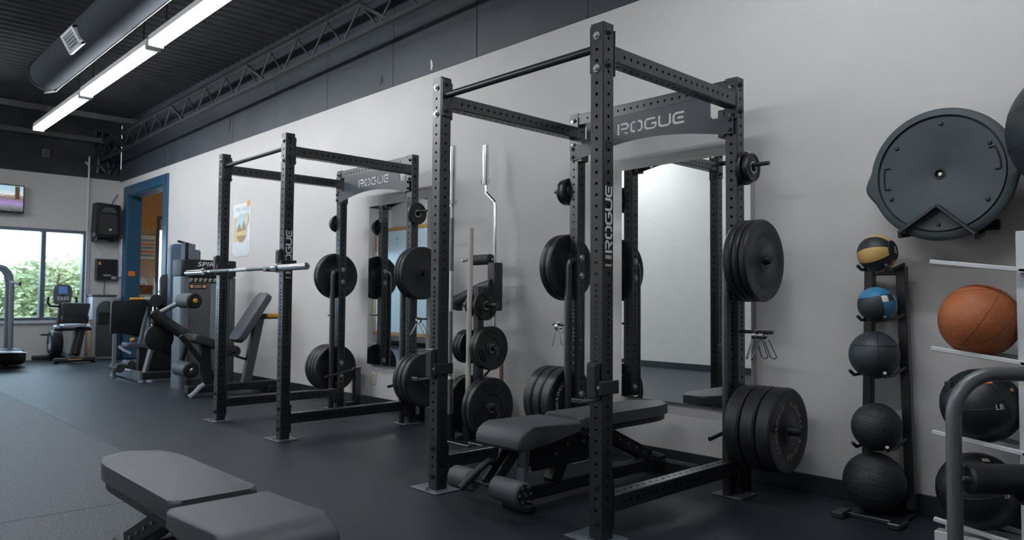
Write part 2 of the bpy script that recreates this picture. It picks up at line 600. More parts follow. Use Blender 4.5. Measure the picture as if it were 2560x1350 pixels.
hw = struct(hw.build('window_2', M['alu'], smooth=False))
MB().bx(-14.03, -14.02, 2.76, 3.9, 1.0, 2.68).build('pane', M['glass'], hw, smooth=False)

# ---- far wall with the big window
WY0, WY1, WZ0, WZ1 = -3.60, 1.02, 0.66, 2.21
wf = MB()
wf.bx(XF-0.2, XF, YL, WY0, 0, 3.15)
wf.bx(XF-0.2, XF, WY1, YW, 0, 3.15)
wf.bx(XF-0.2, XF, WY0, WY1, 0, WZ0)
wf.bx(XF-0.2, XF, WY0, WY1, WZ1, 3.15)
wf = struct(wf.build('wall_far', M['wall_far'], smooth=False))
MB().bx(XF-0.2, XF-0.012, YL, YW, 3.15, ZC+0.05).build('upper_wall', M['ceil'], wf, smooth=False)
struct(MB().bx(XF, XF+0.012, YL, YW, 0, 0.10, 0.003).build('baseboard_far', M['wall_far'], smooth=False))
w1 = MB()
w1.bx(XF-0.12, XF+0.02, WY0, WY1, WZ1-0.05, WZ1)
w1.bx(XF-0.12, XF+0.02, WY0, WY1, WZ0, WZ0+0.05)
w1.bx(XF-0.12, XF+0.02, WY1-0.05, WY1, WZ0+0.05, WZ1-0.05)
w1.bx(XF-0.12, XF+0.02, WY0, WY0+0.05, WZ0+0.05, WZ1-0.05)
w1 = struct(w1.build('window_1', M['alu'], smooth=False))
for yy in (0.38, -0.95, -2.28):
    MB().bx(XF-0.12, XF+0.025, yy-0.035, yy+0.035, WZ0+0.05, WZ1-0.05, 0.004).build('mullion', M['alu'], w1, smooth=False)
ys = [WY0+0.05, -2.28, -0.95, 0.38, WY1-0.05]
for i in range(4):
    MB().bx(XF-0.062, XF-0.056, ys[i], ys[i+1], WZ0+0.05, WZ1-0.05).build('pane', M['glass'], w1, smooth=False)
MB().bx(XF-0.02, XF+0.05, WY0-0.03, WY1+0.03, WZ0-0.05, WZ0, 0.004).build('window_sill', M['alu_light'], w1, smooth=False)
MB().bx(XF, XF+0.03, WY1, WY1+0.055, WZ0-0.05, WZ1+0.02, 0.004).build('window_jamb', M['alu_light'], w1, smooth=False)

# ---- wall opposite the mirrors, back wall
wl = MB().bx(XF-0.2, XB, YL-0.2, YL, 0, ZC+0.05).build('wall_left', M['block'], smooth=False)
struct(wl)
struct(MB().bx(XF, XB, YL, YL+0.012, 0, 0.10).build('baseboard_left', M['base'], smooth=False))
struct(MB().bx(XB, XB+0.2, YL-0.2, YW+0.2, 0, ZC+0.05).build('wall_back', M['block'], smooth=False))

# ---- corrugated deck
cm = MB()
x = XF-0.2
prof = []
while x < XB+0.2:
    prof += [(x, 0), (x+0.085, 0), (x+0.105, 0.018), (x+0.15, 0.018), (x+0.17, 0)]
    x += 0.17
v0 = [cm.bm.verts.new((a, YL-0.2, ZC+z)) for a, z in prof]
v1 = [cm.bm.verts.new((a, YW+0.2, ZC+z)) for a, z in prof]
for i in range(len(prof)-1):
    cm.bm.faces.new((v0[i], v0[i+1], v1[i+1], v1[i]))
cm.bx(XF-0.2, XB+0.2, YL-0.2, YW+0.2, ZC+0.06, ZC+0.2)
struct(cm.build('ceiling', M['ceil'], smooth=False, fixn=False))

# ---- outdoors
og = MB().bx(-40, XF-0.2, -30, 30, -0.3, -0.12).build('ground', M['asphalt'], smooth=False)
struct(og)

# ================================================================== CEILING THINGS
def truss(label, y, x0, x1, zb0, zb1, dz, step):
    t = thing('roof_truss', label, 'roof truss', (x1, y, zb1+dz))
    def zb(x_):
        return zb0+(zb1-zb0)*(x_-x0)/(x1-x0)
    MB().bar((x0, y-0.028, zb(x0)), (x1, y-0.028, zb(x1)), 0.008, 0.035).bar((x0, y-0.008, zb(x0)-0.014), (x1, y-0.008, zb(x1)-0.014), 0.036, 0.008).build('bottom_chord', M['truss'], t)
    MB().bar((x0, y, zb(x0)+dz), (x1, y, zb(x1)+dz), 0.012, 0.05).bar((x0, y, zb(x0)+dz+0.03), (x1, y, zb(x1)+dz+0.03), 0.10, 0.010).build('top_chord', M['truss'], t)
    a = x0
    k = 0
    while a+step < x1:
        MB().cyl((a, y-0.01, zb(a)), (a+step, y-0.01, zb(a)+dz), 0.010, 8).build('web_rod', M['truss'], t)
        MB().cyl((a+step, y-0.01, zb(a)+dz), (a+2*step, y-0.01, zb(a)), 0.010, 8).build('web_rod', M['truss'], t)
        if k % 4 == 1:
            MB().bar((a+step, y-0.02, zb(a)+dz), (a+2.6*step, y-0.02, zb(a)+0.01), 0.03, 0.03).build('brace', M['truss'], t)
        a += 2*step
        k += 1
    return t
truss('long black steel roof truss running close beside the painted wall', 1.2, -12.3, 4.4, 3.47, 3.66, 0.29, 0.31)
for yy, xx, zz, lab in ((-1.0, -11.1, 3.97, 'grey ceiling beam crossing just in front of the farthest lamp'),
                        (-1.0, -12.25, 3.80, 'grey ceiling beam close to the far wall above the window')):
    tag(MB().bx(xx-0.04, xx+0.04, YL+0.02, YW-0.02, zz-0.04, zz+0.04, 0.004).build('ceiling_beam', M['beam']), lab, 'beam')

du = thing('air_duct', 'fat dark grey round air duct hung beside the strip lamps', 'duct', (-3, -0.448, 3.8))
MB().lathe([(0.06, 0), (0.165, 0.0), (0.193, 0.03), (0.193, 5.0), (0.193, 12.8)], (-8.5, -0.448, 3.8), (1, 0, 0), 40).build('duct_tube', M['duct'], du)
MB().lathe([(0.195, 0), (0.207, 0.0), (0.207, 0.03), (0.195, 0.03)], (-8.44, -0.448, 3.8), (1, 0, 0), 40, closed=True).build('end_band', M['truss'], du)
tv_ = MB()
# square diffuser on the duct flank facing the camera
dn = Vector((0, -0.875, -0.485)).normalized()
dc = Vector((-6.5, -0.448, 3.8))+dn*0.20
e1 = Vector((1, 0, 0))
e2 = dn.cross(e1)
for a, c in ((1, 0), (-1, 0), (0, 1), (0, -1)):
    q = dc+e1*(a*0.20)+e2*(c*0.085)
    if a:
        tv_.bar(q-e2*0.10, q+e2*0.10, 0.06, 0.04, 0.003, dn)
    else:
        tv_.bar(q-e1*0.23, q+e1*0.23, 0.028, 0.04, 0.003, dn)
dv = tv_.build('vent_frame', M['white'], du)
dv['label'] = 'white square vent frame'
k = MB()
for i in range(5):
    q = dc+e2*(-0.06+0.03*i)
    k.bar(q-e1*0.18, q+e1*0.18, 0.022, 0.016, 0, dn)
k.build('vent_grille', M['cooler'], du)
# the pale cord along its underside
def dpt(x_, a, extra=0.006):
    return (x_, -0.448+(0.193+extra)*math.cos(R(a)), 3.8+(0.193+extra)*math.sin(R(a)))
cd_ = [(-9.0, -0.36, 3.70), (-8.75, -0.36, 3.66), dpt(-8.45, -62, 0.02), dpt(-8.2, -56)]+[dpt(-8.2+0.25*i, -53+(2 if i % 2 else 0)) for i in range(1, 40)]
tag(MB().tube(cd_, 0.008, 6).build('ceiling_cord', M['cream']), 'pale cream cord running along the underside of the air duct', 'cord')

# strip lamps, two tubes each
def strip_lamp(x0, x1, y, z, label, lm, group=None):
    t = thing('strip_lamp', label, 'ceiling lamp', ((x0+x1)/2, y, z+0.10), group)
    MB().bx(x0, x1, y-0.066, y+0.066, z+0.026, z+0.09, 0.006).build('lamp_housing', M['fixture'], t)
    for s in (-1, 1):
        MB().cyl((x0+0.04, y+0.042*s, z), (x1-0.04, y+0.042*s, z), 0.017, 12).build('lamp_tube', lm, t)
    for xx in (x0+0.02, x1-0.02):
        MB().bx(xx-0.018, xx+0.018, y-0.07, y+0.07, z-0.02, z+0.05, 0.003).build('lamp_socket', M['fixture'], t)
    for xx in (x0+0.3, x1-0.3):
        MB().cyl((xx, y, z+0.10), (xx, y, ZC), 0.005, 6).build('hanger_rod', M['truss'], t)
    return t
strip_lamp(-10.50, -8.02, -0.125, 3.5, 'lit twin tube strip lamp, farthest of the lit row', M['lamp'])
strip_lamp(-7.93, -5.54, -0.14, 3.5, 'lit twin tube strip lamp, middle one of the lit row', M['lamp'])
strip_lamp(-5.45, -3.00, -0.155, 3.5, 'lit twin tube strip lamp, nearest of the lit row and cut by the frame', M['lamp'])
strip_lamp(-0.38, 2.08, -0.185, 3.5, 'lit twin tube strip lamp out of the picture above the near rack', M['lamp'])
for i, x0 in enumerate((-10.0, -6.2, -1.2)):
    strip_lamp(x0, x0+2.44, -2.7, 3.5, 'lit twin tube strip lamp above the open floor, %s of its row' % ('far end', 'middle', 'near end')[i], M['lamp2'], 'lamps above the open floor')

for i, x0 in enumerate((-10.6, -6.95)):
    strip_lamp(x0, x0+2.44, -3.85, 3.5, 'lit twin tube strip lamp close to the block wall, %s of its row' % ('far end', 'near end')[i], M['lamp3'], 'lamps above the open floor')
k = thing('junction_box', 'small grey box high on the black far wall below the lamps', 'box', (XF, 0.36, 3.45))
MB().bx(XF-0.012, XF+0.05, 0.31, 0.42, 3.42, 3.56, 0.006).build('box_body', M['frame_grey'], k)
MB().bx(XF+0.05, XF+0.056, 0.33, 0.40, 3.44, 3.54, 0.002).build('box_cover', M['beam'], k)
k = thing('cable_bundle', 'tangle of dark cables and tape hanging in the far ceiling corner', 'cables', (XF+0.15, 1.3, 3.5))
random.seed(5)
for i in range(9):
    y0 = 1.10+0.04*i
    pts = [(XF+0.05, y0, 3.98), (XF+0.12+random.uniform(0, .1), y0+random.uniform(-.08, .08), 3.7), (XF+0.1, y0+random.uniform(-.12, .12), 3.45+random.uniform(-.1, .1)), (XF+0.05, y0+random.uniform(-.1, .1), 3.25)]
    MB().tube(pts, 0.014, 6).build('cable', M['frame_grey'] if i % 3 == 0 else M['machine_black'], k)
k = thing('conduit_pipe', 'thin pale vertical conduit pipe rising past the window to the ceiling', 'pipe', (XF+0.06, 1.0, 0))
MB().cyl((XF+0.05, 1.02, 0.0), (XF+0.05, 1.02, 3.52), 0.014, 10).build('pipe', M['alu_light'], k)
MB().bar((XF+0.05, 1.02, 3.36), (XF+0.05, 0.96, 3.42), 0.03, 0.02).build('pipe_clip', M['alu_light'], k)

# ================================================================== RACKS
SZ, HH, WW = 0.0758, 2.3134, 1.2446

def holed_tube(mb, L, vs, s=SZ, c=0.004, hr=0.0078, faces=(0, 1, 2, 3), depth=0.006):
    """square tube along +z from 0 to L, holes at heights vs on the chosen faces, centred on the z axis"""
    h = s/2
    bm = mb.bm
    pitch_ = 0.011
    for fi in range(4):
        a = fi*PI/2
        nn = Vector((math.cos(a), math.sin(a), 0))
        tt = Vector((-math.sin(a), math.cos(a), 0))
        def P(u, v, d=0.0):
            return bm.verts.new(nn*(h-d)+tt*u+Vector((0, 0, v)))
        hs = sorted(vs) if fi in faces else []
        cur = 0.0
        U = h-c
        for v in hs:
            if v-pitch_ > cur+1e-5:
                bm.faces.new((P(-U, cur), P(U, cur), P(U, v-pitch_), P(-U, v-pitch_)))
            v0_, v1_ = v-pitch_, v+pitch_
            bm.faces.new((P(-U, v0_), P(-pitch_, v0_), P(-pitch_, v1_), P(-U, v1_)))
            bm.faces.new((P(pitch_, v0_), P(U, v0_), P(U, v1_), P(pitch_, v1_)))
            sq = [(1, 0), (1, 1), (0, 1), (-1, 1), (-1, 0), (-1, -1), (0, -1), (1, -1)]
            O = [P(q[0]*pitch_, v+q[1]*pitch_) for q in sq]
            I = [P(hr*math.cos(i*PI/4), v+hr*math.sin(i*PI/4)) for i in range(8)]
            D = [P(hr*math.cos(i*PI/4), v+hr*math.sin(i*PI/4), depth) for i in range(8)]
            for i in range(8):
                j = (i+1) % 8
                bm.faces.new((O[i], O[j], I[j], I[i]))
                bm.faces.new((I[i], I[j], D[j], D[i]))
            cur = v1_
        bm.faces.new((P(-U, cur), P(U, cur), P(U, L), P(-U, L)))
        # rounded corner strip
        n2 = Vector((math.cos(a+PI/2), math.sin(a+PI/2), 0))
        A = nn*h+tt*U
        B = n2*h+nn*U
        q = [bm.verts.new(A), bm.verts.new(B), bm.verts.new(B+Vector((0, 0, L))), bm.verts.new(A+Vector((0, 0, L)))]
        bm.faces.new(q)
    for z_ in (0.0, L):
        bm.faces.new([bm.verts.new((x_*h*0.999, y_*h*0.999, z_)) for x_, y_ in ((-1, -1), (1, -1), (1, 1), (-1, 1))])
    return mb

def xf(mb, m):
    bmesh.ops.transform(mb.bm, matrix=m, verts=mb.bm.verts)
    return mb

def bolt(p, n_, m, parent, r=0.014, washer=True):
    p, n_ = Vector(p), Vector(n_)
    k_ = MB()
    if washer:
        k_.cyl(p, p+n_*0.004, r*1.3, 14)
    k_.cyl(p, p+n_*0.014, r*0.85, 6, r*0.8)
    return k_.build('bolt', m, parent)

UPH = []
z = HH-0.07
while z > 1.17:
    UPH.append(z)
    z -= 0.0508
while z > 0.80:
    UPH.append(z)
    z -= 0.0254
while z > 0.05:
    UPH.append(z)
    z -= 0.0508

def upright_mesh():
    return holed_tube(MB(), HH-0.008, [q-0.008 for q in UPH])

def rack(ox, oy, label):
    t = thing('power_rack', label, 'power rack', (ox-WW/2, oy+WW/2, 0))
    h = SZ/2
    def P(x_, y_, z_=0.0):
        return (ox+x_, oy+y_, z_)
    centres = {'nf': (-h, h), 'ff': (-WW+h, h), 'nr': (-h, WW-h), 'fr': (-WW+h, WW-h)}
    ups = {}
    for i, (k_, (cx, cy)) in enumerate(centres.items()):
        mb = upright_mesh()
        xf(mb, Matrix.Translation((ox+cx, oy+cy, 0.008)))
        u_ = mb.build('upright', M['steel'], t, smooth=False, fixn=True)
        ups[k_] = u_
        fx = -1 if k_[0] == 'f' else 1
        # flat foot plate
        if k_[1] == 'f':
            MB().bx(ox+cx-h-0.11, ox+cx+h+0.05, oy-0.045, oy+0.13, 0, 0.008, 0.002).build('base_plate', M['frame_grey'], t)
            bolt(P(cx-0.02, -0.025, 0.008), (0, 0, 1), M['bolt'], u_, 0.010)
        else:
            MB().bx(ox+cx-h-0.05, ox+cx+h+0.05, oy+WW-0.15, oy+WW+0.03, 0, 0.008, 0.002).build('base_plate', M['frame_grey'], t)
        for z_ in (2.255, 2.105, 0.235, 0.082):
            if k_[1] == 'f':
                bolt(P(cx, 0, z_), (0, -1, 0), M['bolt'] if z_ > 1 else M['blackbolt'], u_)
        bolt(P(cx+h, cy, 2.275), (1, 0, 0), M['blackbolt'], u_)
        bolt(P(cx+h, cy, 2.125), (1, 0, 0), M['blackbolt'], u_)
        if k_[1] == 'r':
            for z_ in (2.262, 2.098):
                bolt(P(cx+0.005*fx, WW-SZ, z_), (0, -1, 0), M['bolt'], u_, 0.016)
            for z_ in (1.345, 1.225, 0.44, 0.325):
                bolt(P(cx-fx*h, cy, z_), (-fx, 0, 0), M['bolt'], u_, 0.017)
    # side beams with bolted end plates
    for cx in (-h, -WW+h):
        for zc, nm in ((2.1825, 'top'), (0.1565, 'low')):
            L = WW-2*SZ-0.016
            mb = holed_tube(MB(), L, [0.02+0.0508*i for i in range(1, int((L-0.02)/0.0508))], s=0.075)
            xf(mb, Matrix.Translation((ox+cx, oy+SZ+0.008, zc)) @ Matrix.Rotation(-PI/2, 4, 'X'))
            bmx = mb.build('side_beam', M['steel'], t, smooth=False)
            for yy in (SZ, WW-SZ-0.008):
                MB().bx(ox+cx-h, ox+cx+h+0.004, oy+yy, oy+yy+0.008, zc-0.105, zc+0.105, 0.002).build('end_plate', M['steel'], bmx)
                s_ = 1 if yy < 0.5 else -1
                for dz in (-0.082, 0.082):
                    y_ = yy+0.008 if s_ > 0 else yy
                    bolt(P(cx+0.012, y_, zc+dz), (0, s_, 0), M['blackbolt'], bmx, 0.011)
    # rear top beam
    L = WW-2*SZ
    mb = holed_tube(MB(), L, [0.03+0.0508*i for i in range(1, int((L-0.04)/0.0508))], s=0.075)
    xf(mb, Matrix.Translation((ox-WW+SZ, oy+WW-h, 2.2695)) @ Matrix.Rotation(PI/2, 4, 'Y'))
    mb.build('rear_beam', M['steel'], t, smooth=False)
    # pull-up bar with its end brackets
    pb = MB().cyl(P(-WW+SZ+0.006, h, 2.212), P(-SZ-0.006, h, 2.212), 0.0185, 18).build('pull_up_bar', M['steel'], t)
    for xx, s_ in ((-WW+SZ, 1), (-SZ, -1)):
        MB().bx(ox+xx, ox+xx+0.008*s_, oy+0.004, oy+SZ-0.004, 2.09, 2.305, 0.003).build('bar_bracket', M['steel'], pb)
        for z_ in (2.275, 2.125):
            bolt(P(xx+0.008*s_, h, z_), (s_, 0, 0), M['blackbolt'], pb, 0.012)
    # arched name plate with cut-out letters
    xa, xb = -WW+SZ-0.06, -SZ+0.06
    nx0, nx1 = -WW+SZ+0.085, -SZ-0.085
    out = [(xa, 2.00), (xa, 2.10), (nx0-0.015, 2.10), (nx0, 2.115), (nx0, 2.228), (nx1, 2.228), (nx1, 2.112), (nx1-(-0.015), 2.095), (xb, 2.095), (xb, 1.995)]
    N = 22
    for i in range(N+1):
        t_ = i/N
        xx = (xb-0.065)+((xa+0.065)-(xb-0.065))*t_
        out.append((xx, 1.998+0.065*math.sin(PI*t_)))
    cu = bpy.data.curves.new('plate', 'CURVE')
    cu.dimensions = '2D'
    cu.fill_mode = 'BOTH'
    def spl(pts):
        sp = cu.splines.new('POLY')
        sp.points.add(len(pts)-1)
        for q, pt in zip(sp.points, pts):
            q.co = (pt[0], pt[1], 0, 1)
        sp.use_cyclic_u = True
    spl(out)
    polys, W_ = logo_polys('ROGUE')
    for pl in polys:
        spl([(-0.832+p[0]/W_*0.497, 2.108+p[1]*0.074) for p in pl])
    cu.extrude = 0.0025
    tmp = bpy.data.objects.new('tmp', cu)
    COL.objects.link(tmp)
    dg = bpy.context.evaluated_depsgraph_get()
    dg.update()
    me = bpy.data.meshes.new_from_object(tmp.evaluated_get(dg))
    bpy.data.objects.remove(tmp, do_unlink=True)
    mb = MB()
    mb.bm.from_mesh(me)
    bpy.data.meshes.remove(me)
    xf(mb, Matrix.Translation((ox, oy+WW-SZ-0.012, 0)) @ Matrix.Rotation(PI/2, 4, 'X'))
    mb.bx(ox+nx0, ox+nx1, oy+WW-SZ-0.012, oy+WW-SZ+0.02, 2.224, 2.231)
    pl_ = mb.build('name_plate', M['plate_panel'], t, smooth=False)
    for xx in (-WW+h, -h):
        for z_ in (2.02, 2.075):
            bolt(P(xx, WW-SZ-0.015, z_), (0, -1, 0), M['blackbolt'], pl_, 0.011)
    for xx in (-WW+SZ+0.02, -SZ-0.02):
        MB().bx(ox+xx-0.02, ox+xx+0.02, oy+WW-SZ-0.010, oy+WW-SZ+0.06, 1.985, 2.14, 0.003).build('gusset', M['steel'], t)
    # decals on the near front upright
    u_ = ups['nf']
    mb = MB()
    logo_flat(mb, 'ROGUE', P(0.0012, h+0.026, 1.272), (0, 0, 1), (0, -1, 0), 0.300, 0.050)
    mb.build('lettering', M['letter'], u_, smooth=False)
    mb = MB()
    mb.bx(ox, ox+0.0012, oy+h-0.020, oy+h+0.022, 1.245, 1.262)
    mb.bx(ox, ox+0.0012, oy+h-0.020, oy+h+0.022, 1.212, 1.222)
    mb.build('sticker', M['letter_dim'], u_, smooth=False)
    mb = MB()
    logo_flat(mb, 'R', P(0.0012, h-0.022, 1.728), (0, 1, 0), (0, 0, 1), 0.046, 0.046)
    mb.build('lettering', M['letter_black'], u_, smooth=False)
    # storage posts and pegs on the rear uprights
    for cx, s_ in ((-h, 1), (-WW+h, -1)):
        edge = cx+s_*h
        yp = WW-h
        MB().tube([P(cx-0.006, WW-SZ-0.046, 0.0), P(cx-0.006, WW-SZ-0.046, 1.285), P(cx-0.006, WW-SZ-0.036, 1.318), P(cx-0.006, WW-SZ-0.016, 1.328), P(cx-0.006, WW-SZ, 1.322)], 0.026, 14).build('storage_tube', M['steel'], t)
        for z_, r_, ln in ((1.812, 0.0115, 0.168), (1.285, 0.0235, 0.172), (0.895, 0.0095, 0.182), (0.385, 0.0235, 0.335)):
            g = MB().cyl(P(edge, yp, z_), P(edge+s_*ln, yp, z_), r_, 16).build('storage_peg', M['steel'], t)
            if r_ > 0.02:
                MB().bx(ox+edge, ox+edge+s_*0.008, oy+yp-h, oy+yp+h, z_-0.09, z_+0.09, 0.003).build('peg_flange', M['steel'], g)
                MB().cyl(P(edge+s_*ln, yp, z_), P(edge+s_*(ln+0.004), yp, z_), r_*0.8, 16).build('peg_cap', M['foam_dark'], g)
        # low rear post with a slanting peg
        px = -WW-0.02 if s_ < 0 else -0.02
    for px in (-WW+0.15, -0.06):
        g = MB().bx(ox+px-0.03, ox+px+0.03, oy+WW+0.06, oy+WW+0.12, 0.0, 0.40, 0.004).build('rear_post', M['steel'], t)
        MB().bar(P(px, WW+0.09, 0.04), P(px, WW-0.02, 0.04), 0.05, 0.05).build('post_foot', M['steel'], g)
        MB().cyl(P(px, WW+0.06, 0.372), P(px-0.02, WW-0.24, 0.318), 0.012, 12).build('post_peg', M['steel'], g)
        bolt(P(px-0.012, WW+0.06, 0.385), (0, -1, 0), M['bolt'], g, 0.008)
    return t

rack1 = rack(0.0, 0.0, 'black steel power rack nearest the camera, with the bench inside')
OX2, OY2 = -3.1127, 0.051
rack2 = dup(rack1)
rack2.location = (OX2-WW/2, OY2+WW/2, 0)
tag(rack2, 'black steel power rack farther down the wall, with the barbell across its front', 'power rack')
rack1['group'] = 'power racks along the wall'
rack2['group'] = 'power racks along the wall'

# ---- J-cups (lift off the uprights)
def j_cup(x_, y_, z0, label):
    """front face of the upright at y_, upright centre x_, cup floor height z0"""
    t = thing('j_cup', label, 'barbell hook', (x_, y_, z0), 'barbell hooks on the front uprights')
    MB().bx(x_-0.030, x_+0.030, y_-0.030, y_-0.004, z0, z0+0.165, 0.004).build('back_plate', M['steel'], t)
    MB().bx(x_-0.025, x_+0.025, y_-0.036, y_-0.030, z0+0.012, z0+0.155, 0.003).build('plastic_liner', M['vinyl_dark'], t)
    MB().bx(x_-0.028, x_+0.028, y_-0.125, y_-0.030, z0-0.004, z0+0.005, 0.002).bx(x_-0.030, x_+0.030, y_-0.132, y_-0.124, z0-0.004, z0+0.016, 0.003).build('hook_floor', M['plate_panel'], t)
    MB().bx(x_+0.038, x_+0.052, y_-0.030, y_+0.10, z0+0.025, z0+0.085, 0.003).build('side_flange', M['steel'], t)
    MB().cyl((x_+0.030, y_-0.017, z0+0.055), (x_+0.040, y_-0.017, z0+0.055), 0.012, 10).build('pin', M['bolt'], t)
    return t
h = SZ/2
j_cup(-h, 0.0, 0.62, 'black barbell hook low on the nearest front upright')
j_cup(-WW+h, 0.0, 0.62, 'black barbell hook low on the left front upright of the near rack')
j_cup(OX2-h, OY2, 1.262, 'barbell hook under the near end of the resting barbell')
j_cup(OX2-WW+h, OY2, 1.262, 'barbell hook under the far end of the resting barbell')

# ---- barbells
def barbell(p0, p1, label, parts_local=None):
    p0, p1 = Vector(p0), Vector(p1)
    d = (p1-p0).normalized()
    t = thing('barbell', label, 'barbell', p0)
    L = (p1-p0).length
    MB().cyl(p0+d*0.43, p1-d*0.43, 0.0142, 16).build('shaft', M['chrome'], t)
    kn = MB()
    for a in (0.55, L-0.95):
        kn.cyl(p0+d*a, p0+d*(a+0.40), 0.0147, 16)
    g = kn.build('knurling', M['tube_grey'], t)
    g['label'] = 'rough grey grip sections'
    for q, s_ in ((p0, 1), (p1, -1)):
        sl = MB().lathe([(0.010, 0.0), (0.021, 0.0), (0.025, 0.004), (0.025, 0.415)], q, d*s_, 20).build('sleeve', M['chrome'], t)
        MB().lathe([(0.016, 0.415), (0.037, 0.415), (0.037, 0.445), (0.022, 0.445), (0.019, 0.465)], q, d*s_, 20).build('collar', M['chrome'], sl)
        MB().cyl(q-d*s_*0.001, q+d*s_*0.002, 0.012, 16).build('end_cap', M['tube_grey'], sl)
    return t
barbell((-4.86, OY2-0.066, 1.2855), (-2.63, OY2-0.066, 1.2855), 'chrome barbell resting level across the far rack')

# ================================================================== WEIGHT PLATES (axis = local x, outer face +x)
def bumper_mesh(R_, T, deep=0.004):
    t = T/2
    side = [(0.0262, t), (0.062, t), (0.068, t-deep), (R_*0.755, t-deep), (R_*0.79, t), (R_*0.965, t), (R_, t-min(0.010, t*0.6))]
    prof = side+[(r, -x_) for r, x_ in reversed(side)]
    return MB().lathe(prof, (0, 0, 0), (1, 0, 0), 56, closed=True)

def grip_plate_mesh(R_, T):
    t = T/2
    side = [(0.0262, t), (0.045, t), (0.05, t-0.006), (R_*0.42, t-0.008), (R_*0.46, t-0.002), (R_*0.80, t-0.004), (R_*0.85, t), (R_*0.97, t), (R_, t-min(0.006, t*0.6))]
    prof = side+[(r, -x_) for r, x_ in reversed(side)]
    return MB().lathe(prof, (0, 0, 0), (1, 0, 0), 48, closed=True)

_pc = {}
def plate(kind, R_, T, loc, face, label, group, words=None, wm=None, hub='bolt', holes=False):
    key = (kind, R_, T, words, hub, holes)
    if key not in _pc:
        mb = bumper_mesh(R_, T) if kind == 'bumper' else grip_plate_mesh(R_, T)
        o = mb.build('weight_plate', M['rubber'] if kind == 'bumper' else M['iron'])
        hr = MB()
        hr.lathe([(0.0255, T/2+0.001), (0.033, T/2+0.001), (0.033, -T/2-0.001), (0.0255, -T/2-0.001)], (0, 0, 0), (1, 0, 0), 28, closed=True)
        hr.build('hub_ring', M[hub], o, local=True)
        if words:
            mb = MB()
            for s_, a0, step in words:
                arc_text(mb, s_, (T/2-0.0032, 0, 0), (0, 1, 0), (0, 0, 1), R_*0.615, R_*0.115, a0, step)
            mb.build('lettering', M[wm or 'letter_dim'], o, local=True, smooth=False, fixn=False)
        if holes:
            for i in range(3):
                a = R(90+120*i)
                mb = MB()
                d = Vector((0, math.cos(a), math.sin(a)))
                e = Vector((0, -math.sin(a), math.cos(a)))
                for s2 in (-1, 1):
                    pts = [Vector((s2*(T/2-0.002), 0, 0))+d*R_*0.66+e*(R_*0.30*math.cos(q*PI/8))+d*(R_*0.10*math.sin(q*PI/8)) for q in range(16)]
                    mb.tube(pts, 0.006, 6, closed=True)
                mb.build('grip_ring', M['iron'], o, local=True)
        _pc[key] = o
    else:
        o = dup(_pc[key])
    o.location = loc
    o.rotation_euler = (0, 0, 0 if face > 0 else PI)
    return tag(o, label, 'weight plate', group)

RUB = (('ROGUE', 168, 13.5), ('FITNESS', 78, 12.5), ('RUBBER', 330, 13.0), ('ECHO', 222, 13.0))
def side_stack(ox, oy, s_, edge, where, n_top, big, bottom, words_face):
    """plates on the three pegs of one rear upright; s_ = +1 toward the camera side"""
    yp = oy+WW-SZ/2
    G = 'weight plates on the racks'
    ordn = {1: ['only'], 2: ['inner', 'outer'], 3: ['inner', 'middle', 'outer'], 4: ['innermost', 'second', 'third', 'outermost']}
    x_ = edge+s_*0.010
    for (rr, tt), nm in zip(n_top, ordn[len(n_top)]):
        plate('iron', rr, tt, (x_+s_*tt/2, yp, 1.812-0.013), s_, f'{nm} small black plate on the top peg, {where}', G)
        x_ += s_*(tt+0.006)
    x_ = edge+s_*0.010
    for tt, nm in zip(big, ordn[len(big)]):
        plate('bumper', 0.225, tt, (x_+s_*tt/2, yp, 1.285-0.002), s_, f'{nm} large thin bumper plate at chest height, {where}', G, hub='blackbolt', words=(('ROGUE', 150, 15.0), ('FITNESS', 20, -14.0)) if False else None)
        x_ += s_*(tt+0.006)
    x_ = edge+s_*0.012
    for i, (tt, nm) in enumerate(zip(bottom, ordn[len(bottom)])):
        outer = i == len(bottom)-1
        f_ = s_
        wd = None
        if words_face == 'outer' and outer:
            wd = RUB
        if words_face == 'inner' and i == 0:
            wd = RUB
            f_ = -s_
        plate('bumper', 0.225, tt, (x_+s_*tt/2, yp, 0.385-0.002), f_, f'{nm} thick bumper plate on the lowest peg, {where}', G, wd, 'letter' if words_face == 'inner' else 'letter_dim', 'blackbolt')
        x_ += s_*(tt+0.008)

side_stack(0, 0, 1, 0.0, 'near rack, side by the ball stand', ((0.093, 0.030), (0.079, 0.030)), (0.045, 0.034, 0.040), (0.082, 0.080, 0.080), 'outer')
side_stack(0, 0, -1, -WW, 'near rack, side by the plate tree', ((0.093, 0.034), (0.088, 0.030)), (0.045, 0.045), (0.078, 0.070, 0.075), 'inner')
side_stack(OX2, OY2, 1, OX2, 'far rack, side by the plate tree', ((0.095, 0.034),), (0.034, 0.034, 0.040), (0.055, 0.055, 0.055), None)
side_stack(OX2, OY2, -1, OX2-WW, 'far rack, side by the leg machine', ((0.088, 0.030), (0.080, 0.025)), (0.040, 0.040), (0.050, 0.050, 0.050, 0.050), None)
# raised lettering on the outermost chest-high plate of the near rack
for o in list(COL.objects):
    if o.get('label', '').startswith('outer large thin bumper plate at chest height, near rack, side by the ball stand'):
        mb = MB()
        arc_text(mb, 'ROGUE', (0.0172, 0, 0), (0, 1, 0), (0, 0, 1), 0.138, 0.030, 118, 14)
        arc_text(mb, 'FITNESS', (0.0172, 0, 0), (0, 1, 0), (0, 0, 1), 0.138, 0.030, 310, 14)
        mb.build('lettering', M['letter_black'], o, local=True, smooth=False, fixn=False)

